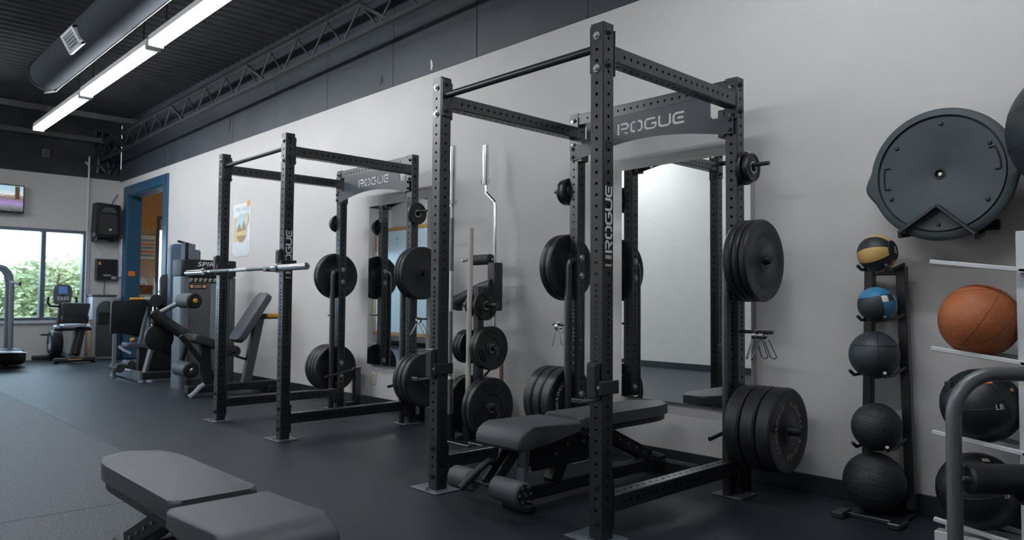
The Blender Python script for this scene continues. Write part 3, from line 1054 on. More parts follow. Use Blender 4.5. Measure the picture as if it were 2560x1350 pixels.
# ---- spring clips on the thin pegs
def clip(x_, y_, z_, label, rot=0.0, m='chrome'):
    t = thing('spring_clip', label, 'barbell clip', (x_, y_, z_), 'spring clips on the racks')
    for i in range(4):
        a = []
        for q in range(16):
            th = 2*PI*q/16
            a.append((x_-0.010+0.006*i, y_+0.027*math.sin(th), z_-0.016+0.027*math.cos(th)))
        MB().tube(a, 0.003, 6, closed=True).build('coil', M[m], t)
    for s_, dx in ((-1, -0.012), (1, 0.012)):
        d = Vector((dx*1.4, s_*(0.018+rot), -0.095))
        p = Vector((x_+dx, y_+s_*0.014, z_-0.040))
        sd = Vector((0.008, 0.010*s_, 0))
        MB().tube([p-sd, p+d*0.3-sd*1.2, p+d-sd*1.4, p+d*1.12, p+d+sd*1.4, p+d*0.3+sd*1.2, p+sd], 0.0034, 6).build('handle_loop', M[m], t)
    return t
yp = WW-SZ/2
clip(0.085, yp, 0.895, 'chrome spring clip hung on the thin peg near the ball stand, inner one', 0.01)
clip(0.125, yp, 0.895, 'chrome spring clip hung on the thin peg near the ball stand, outer one', 0.03)
clip(-WW-0.13, yp, 0.895, 'chrome spring clip hung at the left side of the near rack', -0.006)
clip(OX2+0.07, OY2+yp, 0.895, 'chrome spring clip hung at the right side of the far rack', 0.03)

# ================================================================== MIRRORS, WALL THINGS
def mirror(x0, x1, z0, z1, label):
    t = thing('wall_mirror', label, 'mirror', ((x0+x1)/2, YW, z0), 'wall mirrors behind the racks')
    MB().bx(x0, x1, YW-0.043, YW-0.001, z0, z1).build('mirror_backing', M['wall'], t, smooth=False)
    MB().bx(x0+0.002, x1-0.002, YW-0.0465, YW-0.043, z0+0.002, z1-0.002).build('mirror_glass', M['mirror'], t, smooth=False)
    k_ = MB()
    for xx in (x0+0.25, x1-0.25):
        for zz in (z0, z1):
            k_.bx(xx-0.012, xx+0.012, YW-0.050, YW-0.001, zz-0.012, zz+0.008, 0.002)
    k_.build('mirror_clip', M['chrome'], t)
    return t
mirror(-1.063, -0.102, 0.411, 1.957, 'tall frameless wall mirror behind the near rack')
mirror(-4.211, -3.258, 0.421, 1.977, 'tall frameless wall mirror behind the far rack')

k = thing('power_outlet', 'ivory wall outlet plate under the far mirror', 'outlet', (-4.145, YW, 0.284))
MB().bx(-4.18, -4.11, YW-0.008, YW, 0.225, 0.345, 0.003).build('cover_plate', M['outlet'], k)
for z_ in (0.262, 0.308):
    MB().bx(-4.162, -4.128, YW-0.011, YW-0.008, z_-0.015, z_+0.015, 0.004).build('socket', M['outlet'], k)
    MB().bx(-4.150, -4.146, YW-0.0118, YW-0.011, z_-0.006, z_+0.006).bx(-4.144+0.002, -4.138, YW-0.0118, YW-0.011, z_-0.006, z_+0.006).build('slot', M['letter_black'], k)

# hiking poster
px0, px1, pz0, pz1 = -7.53, -7.02, 1.60, 2.29
k = thing('wall_poster', 'white poster with a round landscape picture on the wall behind the far rack', 'poster', (-7.27, YW, 1.6))
MB().bx(px0, px1, YW-0.003, YW-0.0005, pz0+0.05, pz1).build('poster_sheet', M['paper'], k, smooth=False)
MB().bx(px0+0.07, px1-0.04, YW-0.005, YW-0.003, pz0, pz0+0.20).build('note_sheet', M['white'], k, smooth=False)
def disc(mb, cx, cz, rx, rz, y_, a0=0, a1=360, nseg=28):
    pts = [(cx+rx*math.cos(R(a0+(a1-a0)*i/nseg)), cz+rz*math.sin(R(a0+(a1-a0)*i/nseg))) for i in range(nseg+(1 if a1-a0 < 360 else 0))]
    mb.prism(pts, (0, y_, 0), (1, 0, 0), (0, 0, 1), 0.0012)
mb = MB()
mb.bx(px0+0.02, px0+0.19, YW-0.0042, YW-0.003, 1.78, 2.12)
mb.build('print_side', M['ochre'], k, smooth=False)
mb = MB()
disc(mb, -7.27, 1.97, 0.175, 0.20, YW-0.0042)
mb.build('print_ring', M['white'], k, smooth=False)
mb = MB()
disc(mb, -7.27, 1.97, 0.160, 0.185, YW-0.0056)
mb.build('print_sky', M['mid_blue'], k, smooth=False)
mb = MB()
disc(mb, -7.27, 1.97, 0.160, 0.185, YW-0.0070, 195, 350)
mb.build('print_field', M['ochre'], k, smooth=False)
mb = MB()
disc(mb, -7.27, 1.93, 0.150, 0.145, YW-0.0084, 205, 335)
mb.prism([(-7.40, 1.96), (-7.33, 2.03), (-7.27, 1.95), (-7.20, 2.06), (-7.13, 1.99), (-7.13, 1.94), (-7.40, 1.92)], (0, YW-0.0084, 0), (1, 0, 0), (0, 0, 1), 0.0012)
mb.build('print_hills', M['brown_print'], k, smooth=False)
mb = MB()
disc(mb, -7.12, 2.08, 0.065, 0.085, YW-0.0088)
mb.build('print_badge', M['outlet'], k, smooth=False)
mb = MB()
put_text(mb, 'TAKE A HIKE', (-7.27, YW-0.0036, 2.215), (1, 0, 0), (0, 0, 1), width=0.40, height=0.055)
mb.build('lettering', M['teal'], k, smooth=False, fixn=False)
mb = MB()
for i in range(4):
    mb.bx(px0+0.05, px1-0.06, YW-0.0036, YW-0.003, 1.70+0.02*i, 1.705+0.02*i)
mb.build('small_print', M['grey_print'], k, smooth=False)
MB().bx(px1-0.10, px1-0.02, YW-0.006, YW-0.003, 2.235, 2.31).build('tape', M['orange_print'], k, smooth=False)

# ================================================================== PLATE TREE WITH BARS
k = thing('plate_tree', 'black plate and bar stand between the two racks', 'plate tree', (-2.2, 1.2, 0))
MB().bx(-2.23, -2.17, 1.17, 1.23, 0.02, 1.16, 0.004).build('post', M['steel'], k)
MB().bx(-2.42, -1.98, 0.92, 1.40, 0.0, 0.018, 0.003).build('base_plate', M['steel'], k)
MB().bx(-2.02, -1.76, 0.95, 1.01, 0.0, 0.035, 0.003).build('base_foot', M['steel'], k)
for (xx, yy, hh_) in ((-2.275, 0.985, 0.205), (-2.20, 1.10, 0.20)):
    g = MB().lathe([(0.030, 0.018), (0.041, 0.018), (0.041, hh_), (0.030, hh_)], (xx, yy, 0), (0, 0, 1), 20, closed=True).build('bar_tube', M['machine_black'], k)
for zz, xl, xr in ((1.02, -2.36, -1.99), (0.70, -2.50, -1.99), (0.255, -2.46, -1.98)):
    MB().cyl((xl, 1.2, zz), (xr, 1.2, zz), 0.0235, 16).build('peg', M['steel'], k)
G = 'weight plates on the plate tree'
def tree_plate(kind, r_, t_, x_, z_, f_, lab):
    return plate(kind, r_, t_, (x_, 1.2, z_-0.002), f_, lab, G, holes=(kind == 'grip'))
tree_plate('grip', 0.115, 0.030, -2.125, 1.02, 1, 'small black grip plate near the top of the plate tree')
tree_plate('iron', 0.085, 0.026, -2.26, 1.02, -1, 'small black plate near the top of the plate tree, behind its post')
tree_plate('grip', 0.165, 0.038, -2.060, 0.70, 1, 'medium black grip plate facing out at the right of the tree')
tree_plate('grip', 0.160, 0.036, -2.104, 0.70, 1, 'medium black grip plate at the right of the tree, next in')
for i, nm in enumerate(('nearest its post', 'second out', 'outermost')):
    tree_plate('iron', 0.130, 0.030, -2.28-0.036*i, 0.70, -1, f'medium black plate at the left of the tree, {nm}')
tree_plate('grip', 0.225, 0.042, -2.060, 0.255, 1, 'large black grip plate low on the tree, facing out')
tree_plate('iron', 0.225, 0.042, -2.110, 0.255, 1, 'large black plate low on the tree, behind the facing one')
tree_plate('iron', 0.225, 0.042, -2.30, 0.255, -1, 'large black plate low on the tree, left of its post')
tree_plate('iron', 0.225, 0.042, -2.35, 0.255, -1, 'large black plate low on the tree, outermost at the left')

barbell((-2.275, 0.985, 0.020), (-2.265, 0.985, 2.225), 'chrome barbell standing upright in the bar stand')
k = thing('pvc_pipe', 'white plastic pipe standing in the bar stand', 'pipe', (-2.20, 1.10, 0.02))
MB().cyl((-2.205, 1.10, 0.020), (-2.182, 1.10, 1.60), 0.0205, 18).build('pipe_body', M['pvc'], k)
MB().lathe([(0.0, 0.0), (0.0195, 0.0), (0.0205, -0.004), (0.0205, -0.02)], (-2.182, 1.10, 1.604), (0.0145, 0, 1), 18).build('end_cap', M['pvc'], k)

# safety bar: kinked chrome bar with padded yoke
k = thing('safety_squat_bar', 'kinked chrome bar with black padded yoke standing behind the plate tree', 'barbell', (-2.33, 1.38, 0))
yb = 1.38
MB().tube([(-2.335, yb, 1.99), (-2.326, yb, 1.925), (-2.322, yb, 1.912), (-2.232, yb, 1.842), (-2.222, yb, 1.822), (-2.214, yb, 1.2), (-2.214, yb, 0.62), (-2.224, yb, 0.55), (-2.32, yb, 0.47), (-2.334, yb, 0.44)], 0.0145, 12).build('shaft', M['chrome'], k)
for z0, z1, zc in ((2.00, 2.30, 1.985), (0.07, 0.42, 0.40)):
    sl = MB().cyl((-2.337, yb, z0), (-2.338, yb, z1), 0.026, 20).build('sleeve', M['chrome'], k)
    MB().cyl((-2.337, yb, zc), (-2.337, yb, zc+0.035), 0.036, 20).build('collar', M['chrome'], sl)
MB().cyl((-2.337, yb, 0.0), (-2.337, yb, 0.07), 0.024, 16).build('bar_end', M['tube_grey'], k)
MB().bx(-2.240, -2.155, yb-0.060, yb+0.030, 0.975, 1.352, 0.010, 2).build('yoke_pad', M['vinyl_dark'], k)
g = MB().lathe([(0.012, 0), (0.026, 0.0), (0.040, 0.025), (0.042, 0.06), (0.042, 0.255), (0.030, 0.265)], (-2.49, yb-0.03, 1.378), (1, 0, 0), 22).build('handle_grip', M['foam_dark'], k)
MB().cyl((-2.565, yb-0.03, 1.378), (-2.21, yb-0.03, 1.378), 0.010, 10).build('handle_rod', M['chrome'], g)
MB().sphere((-2.57, yb-0.03, 1.378), 0.013, 12, 8).build('rod_knob', M['chrome'], g)
MB().tube([(-2.62, yb-0.06, 0.985), (-2.60, yb-0.06, 1.05), (-2.45, yb-0.06, 1.09), (-2.30, yb-0.06, 1.145), (-2.18, yb-0.05, 1.17)], 0.055, 16).build('shoulder_pad', M['vinyl_dark'], k)
k = thing('yoga_strap', 'blue and brown strap hanging on the wall behind the plate tree', 'strap', (-2.35, YW, 0.2))
MB().bx(-2.325, -2.290, YW-0.012, YW-0.003, 0.18, 0.42, 0.002).build('strap_lower', M['blue_pad'], k)
MB().bx(-2.325, -2.295, YW-0.012, YW-0.003, 0.42, 0.58, 0.002).build('strap_upper', M['wood'], k)

# ================================================================== BENCHES (local x: seat front -> head end)
def bench(label, loc, rz, rollers=True):
    t = thing('weight_bench', label, 'weight bench', loc, 'grey adjustable benches', rz)
    def B(mb, nm, m, p=None):
        return mb.build(nm, m, p or t, local=True)
    # cushions
    pl = round_poly([(0.44, -0.14), (1.175, -0.14), (1.335, -0.08), (1.335, 0.08), (1.175, 0.14), (0.44, 0.14)], [0.03, 0.085, 0.07, 0.07, 0.085, 0.03], 7)
    bk = B(MB().prism(pl, (0, 0, 0.382), (1, 0, 0), (0, 1, 0), 0.060, 0.014, 3), 'back_pad', M['vinyl'])
    pl2 = [(0.46+(p[0]-0.46)*0.97, p[1]*0.92) for p in pl]
    B(MB().prism(pl2, (0, 0, 0.348), (1, 0, 0), (0, 1, 0), 0.032, 0.006, 1), 'pad_board', M['vinyl_dark'], bk)
    # seat with rolled front edge, profile in local x,z extruded across
    prof = [(0.42, 0.365), (0.42, 0.424), (0.41, 0.433), (0.06, 0.438), (0.01, 0.430), (-0.024, 0.406), (-0.04, 0.372), (-0.037, 0.342), (-0.02, 0.326), (0.03, 0.334), (0.16, 0.360)]
    B(MB().prism(prof, (0, 0.163, 0), (1, 0, 0), (0, 0, 1), 0.326, 0.016, 3), 'seat_pad', M['vinyl'])
    B(MB().bx(0.08, 0.43, -0.12, 0.12, 0.325, 0.358, 0.005), 'seat_board', M['vinyl_dark'])
    # frame
    B(MB().bx(0.09, 1.36, -0.035, 0.035, 0.04, 0.11, 0.006), 'base_beam', M['machine_black'])
    B(MB().bx(0.09, 0.15, -0.10, 0.10, 0.0, 0.04, 0.008), 'front_foot', M['machine_black'])
    rf = B(MB().bx(1.30, 1.38, -0.27, 0.27, 0.015, 0.085, 0.008), 'rear_foot', M['machine_black'])
    for s_ in (-1, 1):
        B(MB().bx(1.31, 1.37, s_*0.24-0.02, s_*0.24+0.02, 0, 0.02, 0.004), 'rubber_foot', M['foam_dark'], rf)
    B(MB().bar((0.36, 0, 0.10), (0.50, 0, 0.34), 0.07, 0.08, 0.006), 'seat_post', M['machine_black'])
    B(MB().bx(0.16, 0.60, -0.055, -0.043, 0.19, 0.352, 0.01).bx(0.16, 0.60, 0.043, 0.055, 0.19, 0.352, 0.01), 'hinge_plate', M['machine_black'])
    B(MB().bar((0.46, 0, 0.338), (1.05, 0, 0.338), 0.05, 0.035, 0.004), 'back_beam', M['machine_black'])
    ld = B(MB().bar((0.74, -0.035, 0.332), (1.20, -0.035, 0.125), 0.012, 0.07, 0.003).bar((0.74, 0.035, 0.332), (1.20, 0.035, 0.125), 0.012, 0.07, 0.003), 'ladder_arm', M['machine_black'])
    for i in range(5):
        q = 0.15+0.17*i
        c = Vector((0.74, 0, 0.332)).lerp(Vector((1.20, 0, 0.125)), q)
        B(MB().cyl(c+Vector((0, -0.048, 0)), c+Vector((0, 0.048, 0)), 0.007, 8), 'ladder_pin', M['bolt'], ld)
    B(MB().bar((1.18, -0.02, 0.15), (1.34, -0.02, 0.10), 0.03, 0.03, 0.004), 'brace', M['tube_grey'])
    for x_, z_ in ((0.33, 0.26), (0.42, 0.30), (0.55, 0.30), (0.62, 0.25)):
        for s_ in (-1, 1):
            B(MB().cyl((x_, s_*0.055, z_), (x_, s_*0.062, z_), 0.010, 8), 'bolt', M['bolt'])
    if rollers:
        zr, xr = 0.155, -0.085
        arm = B(MB().bar((0.10, -0.03, 0.33), (xr, -0.03, zr), 0.012, 0.06, 0.003).bar((0.10, 0.03, 0.33), (xr, 0.03, zr), 0.012, 0.06, 0.003), 'roller_arm', M['machine_black'])
        B(MB().cyl((xr, -0.245, zr), (xr, 0.26, zr), 0.010, 10), 'roller_axle', M['machine_black'], arm)
        for a, c in ((-0.245, -0.050), (0.115, 0.262)):
            r_ = B(MB().lathe([(0.020, 0), (0.048, 0.0), (0.056, 0.008), (0.056, abs(c-a)-0.008), (0.048, abs(c-a)), (0.020, abs(c-a))], (xr, a, zr), (0, 1, 0), 26), 'foam_roller', M['foam'])
            e = a if a < 0 else c
            s_ = -1 if a < 0 else 1
            B(MB().cyl((xr, e, zr), (xr, e+s_*0.006, zr), 0.044, 20), 'roller_cap', M['machine_black'], r_)
            for i in range(6):
                an = i*PI/3
                B(MB().cyl((xr+0.036*math.cos(an), e+s_*0.005, zr+0.036*math.sin(an)), (xr+0.036*math.cos(an), e+s_*0.010, zr+0.036*math.sin(an)), 0.006, 6), 'cap_rib', M['frame_grey'], r_)
            B(MB().cyl((xr, e+s_*0.006, zr), (xr, e+s_*0.012, zr), 0.010, 10), 'cap_bolt', M['chrome'], r_)
        B(MB().tube([(0.03, 0.03, 0.20), (-0.01, 0.03, 0.250), (-0.06, 0.03, 0.262), (-0.11, 0.035, 0.235), (-0.22, 0.055, 0.150)], 0.017, 12), 'pull_handle', M['machine_black'])
        B(MB().bar((0.09, -0.075, 0.335), (0.05, -0.075, 0.05), 0.035, 0.05, 0.004).bar((0.09, 0.075, 0.335), (0.05, 0.075, 0.05), 0.035, 0.05, 0.004), 'front_strut', M['frame_grey'])
    return t
bench('grey adjustable bench with leg rollers standing inside the near rack', (-0.628, -0.015, 0), PI/2)
bench('grey bench in the open foreground, seat cut by the bottom of the picture', (0.195, -1.595, 0), PI, True)

# ================================================================== BALLS
def basis(pole, ref):
    p_ = Vector(pole).normalized()
    a = Vector(ref)
    a = (a-p_*a.dot(p_)).normalized()
    return p_, a, p_.cross(a)

def patch(c, r_, pole, ref, lo0, lo1, la0, la1, nlo=24, nla=12):
    p_, a, b_ = basis(pole, ref)
    mb = MB()
    g = []
    for i in range(nla+1):
        la = R(la0+(la1-la0)*i/nla)
        row = []
        for j in range(nlo+1):
            lo = R(lo0+(lo1-lo0)*j/nlo)
            d = p_*math.sin(la)+(a*math.cos(lo)+b_*math.sin(lo))*math.cos(la)
            row.append(mb.bm.verts.new(Vector(c)+d*r_))
        g.append(row)
    for i in range(nla):
        for j in range(nlo):
            mb.bm.faces.new((g[i][j], g[i][j+1], g[i+1][j+1], g[i+1][j]))
    bmesh.ops.remove_doubles(mb.bm, verts=mb.bm.verts, dist=1e-6)
    return mb

def wrap_text(s, c, r_, d, upv, height, width=None, shear=0.0):
    d = Vector(d).normalized()
    upv = Vector(upv)
    v = (upv-d*upv.dot(d)).normalized()
    u = v.cross(d)
    tmp = MB()
    put_text(tmp, s, Vector(c)+d*r_, u, v, width, height, shear)
    for q in tmp.bm.verts:
        q.co = Vector(c)+(q.co-Vector(c)).normalized()*r_
    return tmp

def wrap_quad(c, r_, d, upv, wd, ht):
    d = Vector(d).normalized()
    v = (Vector(upv)-d*Vector(upv).dot(d)).normalized()
    u = v.cross(d)
    mb = MB()
    n_ = 6
    g = [[mb.bm.verts.new(Vector(c)+(d*r_+u*(wd*(j/n_-.5))+v*(ht*(i/n_-.5))).normalized()*r_) for j in range(n_+1)] for i in range(n_+1)]
    for i in range(n_):
        for j in range(n_):
            mb.bm.faces.new((g[i][j], g[i][j+1], g[i+1][j+1], g[i+1][j]))
    return mb

def seam_arc(c, r_, pole, ref, la, lo0=0, lo1=360, th=0.0022, n_=48):
    p_, a, b_ = basis(pole, ref)
    pts = []
    for j in range(n_+1):
        lo = R(lo0+(lo1-lo0)*j/n_)
        d = p_*math.sin(R(la))+(a*math.cos(lo)+b_*math.sin(lo))*math.cos(R(la))
        pts.append(Vector(c)+d*r_)
    if lo1-lo0 >= 360:
        return MB().tube(pts[:-1], th, 5, closed=True)
    return MB().tube(pts, th, 5)

RGT = Vector((0.692, 0.722, 0.0))
TOC = Vector((0.72, -0.69, 0.0))
UPZ = Vector((0, 0, 1))
YB = 1.33
# ---- medicine ball stand
st = thing('ball_stand', 'tall black stand with five balls against the wall', 'ball stand', (0.66, 1.42, 0))
MB().bar((0.560, 1.47, 0.03), (0.590, 1.47, 1.245), 0.045, 0.05, 0.004, (0, 1, 0)).build('upright', M['steel'], st)
MB().bar((0.775, 1.47, 0.03), (0.742, 1.47, 1.245), 0.045, 0.05, 0.004, (0, 1, 0)).build('upright', M['steel'], st)
MB().bx(0.575, 0.765, 1.46, 1.485, 1.20, 1.235, 0.004).build('cross_bar', M['steel'], st)
MB().bx(0.54, 0.80, 1.22, 1.50, 0.0, 0.022, 0.004).build('base_plate', M['steel'], st)
for s_ in (-1, 1):
    MB().bx(0.665+s_*0.13-0.03, 0.665+s_*0.13+0.03, 1.15, 1.27, 0.0, 0.030, 0.006).build('foot', M['steel'], st)
balls = [(0.675, 1.305, 0.093), (0.669, 1.049, 0.0885), (0.655, 0.798, 0.118), (0.662, 0.442, 0.117), (0.648, 0.168, 0.146)]
for (bx_, bz, br_), nm in zip(balls[:4], 'abcd'):
    for s_ in (-1, 1):
        a = bx_+s_*br_*0.62
        MB().tube([(0.665+s_*0.095, 1.45, bz-br_*0.55), (a, YB+0.03, bz-br_*0.80-0.006), (a, YB-br_*0.55, bz-br_*0.80-0.006), (a+s_*0.01, YB-br_*0.80, bz-br_*0.66)], 0.0085, 8).build('cradle_arm', M['steel'], st)
GB = 'balls on the black stand'
# yellow and black
bx_, bz, br_ = balls[0]
c = (bx_, YB, bz)
t = MB().sphere(c, br_, 48, 28).build('medicine_ball', M['ball_black'])
tag(t, 'tan yellow and black medicine ball marked 6 on top of the ball stand', 'ball', GB)
me_shift = None
pole = RGT*0.60+UPZ*0.17+TOC*0.78
for l0 in (-14, 76, 166, 256):
    patch(c, br_*1.006, pole, -RGT-UPZ*0.1, l0, l0+45, -60, 58, 14, 24).build('ball_panel', M['yellow_ball'], t, local=True)
seam_arc(c, br_*1.004, pole, TOC, 60).build('cap_rim', M['ball_grey'], t, local=True)
wrap_text('6', c, br_*1.008, pole, UPZ, 0.042).build('lettering', M['letter'], t, local=True, smooth=False, fixn=False)
# blue and black
bx_, bz, br_ = balls[1]
c = (bx_, YB, bz)
t = MB().sphere(c, br_, 48, 28).build('medicine_ball', M['ball_grey'])
tag(t, 'blue and dark grey medicine ball with white label on the second tier of the stand', 'ball', GB)
pole = UPZ*0.95-RGT*0.18-TOC*0.05
patch(c, br_*1.006, pole, RGT, 0, 360, 30, 90, 48, 14).build('ball_panel', M['ball_blue'], t, local=True)
patch(c, br_*1.006, pole, RGT, -95, 12, -85, 5, 24, 20).build('ball_panel', M['ball_blue'], t, local=True)
wrap_quad(c, br_*1.010, TOC*0.9+UPZ*0.33+RGT*0.02, UPZ-RGT*0.12, 0.032, 0.034).build('ball_label', M['letter'], t, local=True, smooth=False)
wrap_quad(c, br_*1.010, TOC*0.5+UPZ*0.40+RGT*0.72, UPZ-RGT*0.3, 0.030, 0.022).build('ball_label', M['letter'], t, local=True, smooth=False)
# plain charcoal
bx_, bz, br_ = balls[2]
c = (bx_, YB, bz)
t = MB().sphere(c, br_, 48, 30).build('medicine_ball', M['ball_grey'])
tag(t, 'plain charcoal medicine ball on the middle tier of the stand', 'ball', GB)
seam_arc(c, br_*1.0, UPZ, RGT, 25).build('ball_seam', M['ball_black'], t, local=True)
seam_arc(c, br_*1.0, TOC*0.4+RGT, UPZ, 5).build('ball_seam', M['ball_black'], t, local=True)
# slam balls
for (bx_, bz, br_), lab in ((balls[3], 'smaller textured black slam ball on the fourth tier of the stand'), (balls[4], 'biggest textured black slam ball resting at the foot of the stand')):
    c = (bx_, YB, bz)
    t = MB().sphere(c, br_, 48, 30).build('slam_ball', M['ball_slam'])
    tag(t, lab, 'ball', GB)
    for la in (-50, -25, 0, 25, 50):
        seam_arc(c, br_*0.999, UPZ*0.9+RGT*0.2, RGT, la, th=0.0014).build('tread_ridge', M['ball_slam'], t, local=True)

# ---- white wall ball rack (arms tilt up to the left)
wk = thing('wall_ball_rack', 'white steel rack with tilted arms holding three large balls', 'ball rack', (1.33, 1.2, 0))
MB().bx(1.305, 1.395, 1.13, 1.27, 0.0, 1.365, 0.004).build('post', M['white'], wk)
sl = -0.131
for zt in (1.245, 0.858, 0.487, 0.105):
    for yy in (1.10, 1.29):
        MB().bar((0.985 if yy < 1.2 else 1.01, yy, zt), (1.80, yy, zt+sl*0.81), 0.020, 0.020, 0.003).build('arm_rail', M['white'], wk)
    MB().bx(1.32, 1.38, 1.09, 1.30, zt+sl*0.36-0.012, zt+sl*0.36+0.008, 0.003).build('arm_bracket', M['white'], wk)
MB().bx(0.985, 1.80, 1.10, 1.16, 0.0, 0.055, 0.004).build('base_rail', M['white'], wk)
MB().bx(0.985, 1.80, 1.25, 1.30, 0.0, 0.055, 0.004).build('base_rail', M['white'], wk)
GW = 'large balls on the white rack'
def wall_ball(zt, r_, m, label, squash=1.0, xx=1.150):
    zc = zt+sl*(xx-0.985)+math.sqrt(r_*r_-0.095**2)+0.018
    c = (xx, 1.195, zc)
    t_ = MB().sphere(c, r_, 56, 36).build('wall_ball', m)
    tag(t_, label, 'ball', GW)
    return t_, c
t, c = wall_ball(0.858, 0.160, M['leather'], 'orange brown leather ball on the white rack')
for po, la, l0, l1 in ((RGT*0.8+UPZ*0.45-TOC*0.2, 18, 0, 360), (RGT*0.7-UPZ*0.5+TOC*0.35, -2, 0, 360), (UPZ*0.6+TOC*0.35-RGT*0.7, 12, 0, 360), (UPZ*0.85-TOC*0.3+RGT*0.1, 38, 0, 360)):
    seam_arc(c, 0.1594, po, UPZ+RGT*0.1, la, l0, l1, 0.0016).build('ball_seam', M['seam'], t, local=True)
t, c = wall_ball(0.487, 0.160, M['wallball'], 'black wall ball with white LB mark on the third tier of the white rack', xx=1.152)
def orient(a, b_):
    return RGT*a+UPZ*b_+TOC*math.sqrt(max(0, 1-a*a-b_*b_))
wrap_text('LB', c, 0.1615, orient(-0.13, 0.10), UPZ-RGT*0.1, 0.022).build('lettering', M['letter'], t, local=True, smooth=False, fixn=False)
wrap_quad(c, 0.1615, orient(-0.22, 0.72), UPZ, 0.030, 0.022).build('logo_patch', M['orange'], t, local=True, smooth=False)
wrap_text('M', c, 0.1620, orient(0.34, 0.52), UPZ-RGT*0.15, 0.016).build('lettering', M['letter'], t, local=True, smooth=False, fixn=False)
wrap_quad(c, 0.1615, orient(0.29, 0.515), UPZ-RGT*0.15, 0.014, 0.014).build('logo_patch', M['orange'], t, local=True, smooth=False)
for po, la in ((RGT*0.9+UPZ*0.3, 5), (UPZ*0.9-RGT*0.3+TOC*0.2, 20), (RGT*0.3-UPZ*0.8+TOC*0.4, 10)):
    seam_arc(c, 0.1596, po, TOC, la, th=0.0016).build('ball_seam', M['letter_black'], t, local=True)
tab = MB().box(Vector(c)+(-RGT*0.86+UPZ*0.50)*0.164, (0.03, 0.02, 0.045), 0.004).build('ball_tab', M['vinyl_dark'], t, local=True)
t, c = wall_ball(0.105, 0.165, M['wallball'], 'black wall ball on the lowest tier of the white rack', xx=1.135)
wrap_text('LB', c, 0.1662, orient(0.12, 0.12), UPZ-RGT*0.1, 0.016).build('lettering', M['letter'], t, local=True, smooth=False, fixn=False)
wrap_quad(c, 0.1662, orient(-0.06, 0.90), UPZ, 0.030, 0.022).build('logo_patch', M['letter_dim'], t, local=True, smooth=False)
for po, la in ((RGT*0.9+UPZ*0.3, 5), (UPZ*0.9-RGT*0.3+TOC*0.2, 20)):
    seam_arc(c, 0.1646, po, TOC, la, th=0.0016).build('ball_seam', M['letter_black'], t, local=True)

# ---- half-ball balance trainer hung flat side out
bc = Vector((0.972, 1.30, 1.668))
bo = thing('balance_trainer', 'dark grey half ball balance trainer hung flat side out on the wall', 'balance trainer', (0.972, 1.53, 1.36))
NB = 96
def bring(mb, rad, y_, bump=0.0):
    vs = []
    for i in range(NB):
        a = 2*PI*i/NB
        k1 = max(0.0, 1-abs(((math.degrees(a)-188+180) % 360)-180)/17.0)
        k2 = max(0.0, 1-abs(((math.degrees(a)-6+180) % 360)-180)/17.0)
        s_ = (k1*k1*(3-2*k1)+k2*k2*(3-2*k2))*bump
        rr = rad+s_
        vs.append(mb.bm.verts.new((bc.x+rr*math.cos(a), y_, bc.z+rr*math.sin(a))))
    return vs
mb = MB()
prof = [(0.020, 1.318, 0), (0.020, 1.304, 0), (0.026, 1.301, 0), (0.255, 1.302, 0), (0.268, 1.300, 0), (0.272, 1.312, 0), (0.2755, 1.312, 0), (0.2785, 1.296, 0), (0.300, 1.298, 0.026), (0.312, 1.308, 0.028), (0.314, 1.330, 0.028), (0.300, 1.345, 0.02), (0.25, 1.348, 0)]
mb.skin([bring(mb, *q) for q in prof], caps=True)
pf = mb.build('platform', M['bosu'], bo)
mb = MB()
rg = []
for i in range(12):
    a = R(90*i/11)
    rg.append((0.290*math.cos(a)+1e-3, 1.345+0.185*math.sin(a)))
u_, v_ = Vector((1, 0, 0)), Vector((0, 0, 1))
mb.skin([mb.ring((bc.x, y_, bc.z), u_, v_, r_, 48) for r_, y_ in rg])
mb.build('dome', M['bosu_dome'], bo)
for a in (88, 142, 205, 268, 325, 30):
    p_ = Vector((bc.x+0.238*math.cos(R(a)), 1.302, bc.z+0.238*math.sin(R(a))))
    MB().lathe([(0.010, 0), (0.010, 0.004), (0.007, 0.008), (0.002, 0.009)], p_, (0, -1, 0), 14).build('foot_stud', M['bosu_dome'], bo)
for s_, da in ((1, 180), (1, 12)):
    mb = MB()
    pts = [(bc.x+0.248*math.cos(R(da-12+24*i/8)), 1.300, bc.z+0.248*math.sin(R(da-12+24*i/8))) for i in range(9)]
    e0 = Vector(pts[0])
    cdir = Vector((-math.cos(R(da)), 0, -math.sin(R(da))))
    pts = [tuple(Vector(pts[0])+cdir*0.024)]+pts+[tuple(Vector(pts[-1])+cdir*0.024)]
    mb.tube(pts, 0.0042, 6)
    mb.build('grip_slot', M['letter_black'], bo)
MB().lathe([(0.001, 0.0), (0.008, 0.0), (0.010, -0.006)], (bc.x, 1.306, bc.z), (0, -1, 0), 14).build('valve_plug', M['letter'], bo)
MB().lathe([(0.020, 0.0), (0.026, 0.0), (0.026, 0.004), (0.020, 0.004)], (bc.x, 1.302, bc.z), (0, -1, 0), 24, closed=True).build('valve_ring', M['letter_black'], bo)
vb = thing('wall_bracket', 'black V shaped bar bracket holding the balance trainer', 'bracket', (0.96, YW, 1.38))
ap, lf, rg_ = Vector((0.966, 1.278, 1.517)), Vector((0.795, 1.278, 1.396)), Vector((1.125, 1.278, 1.372))
MB().bar(ap, lf, 0.016, 0.036, 0.003, (0, 1, 0)).build('bracket_bar', M['steel'], vb)
MB().bar(ap, rg_, 0.016, 0.036, 0.003, (0, 1, 0)).build('bracket_bar', M['steel'], vb)
for q in (lf, rg_):
    MB().bar(q+Vector((0, 0.012, -0.012)), (q.x+(0.10 if q.x < 0.9 else -0.04), YW, q.z+0.03), 0.024, 0.022, 0.003).build('bracket_arm', M['steel'], vb)
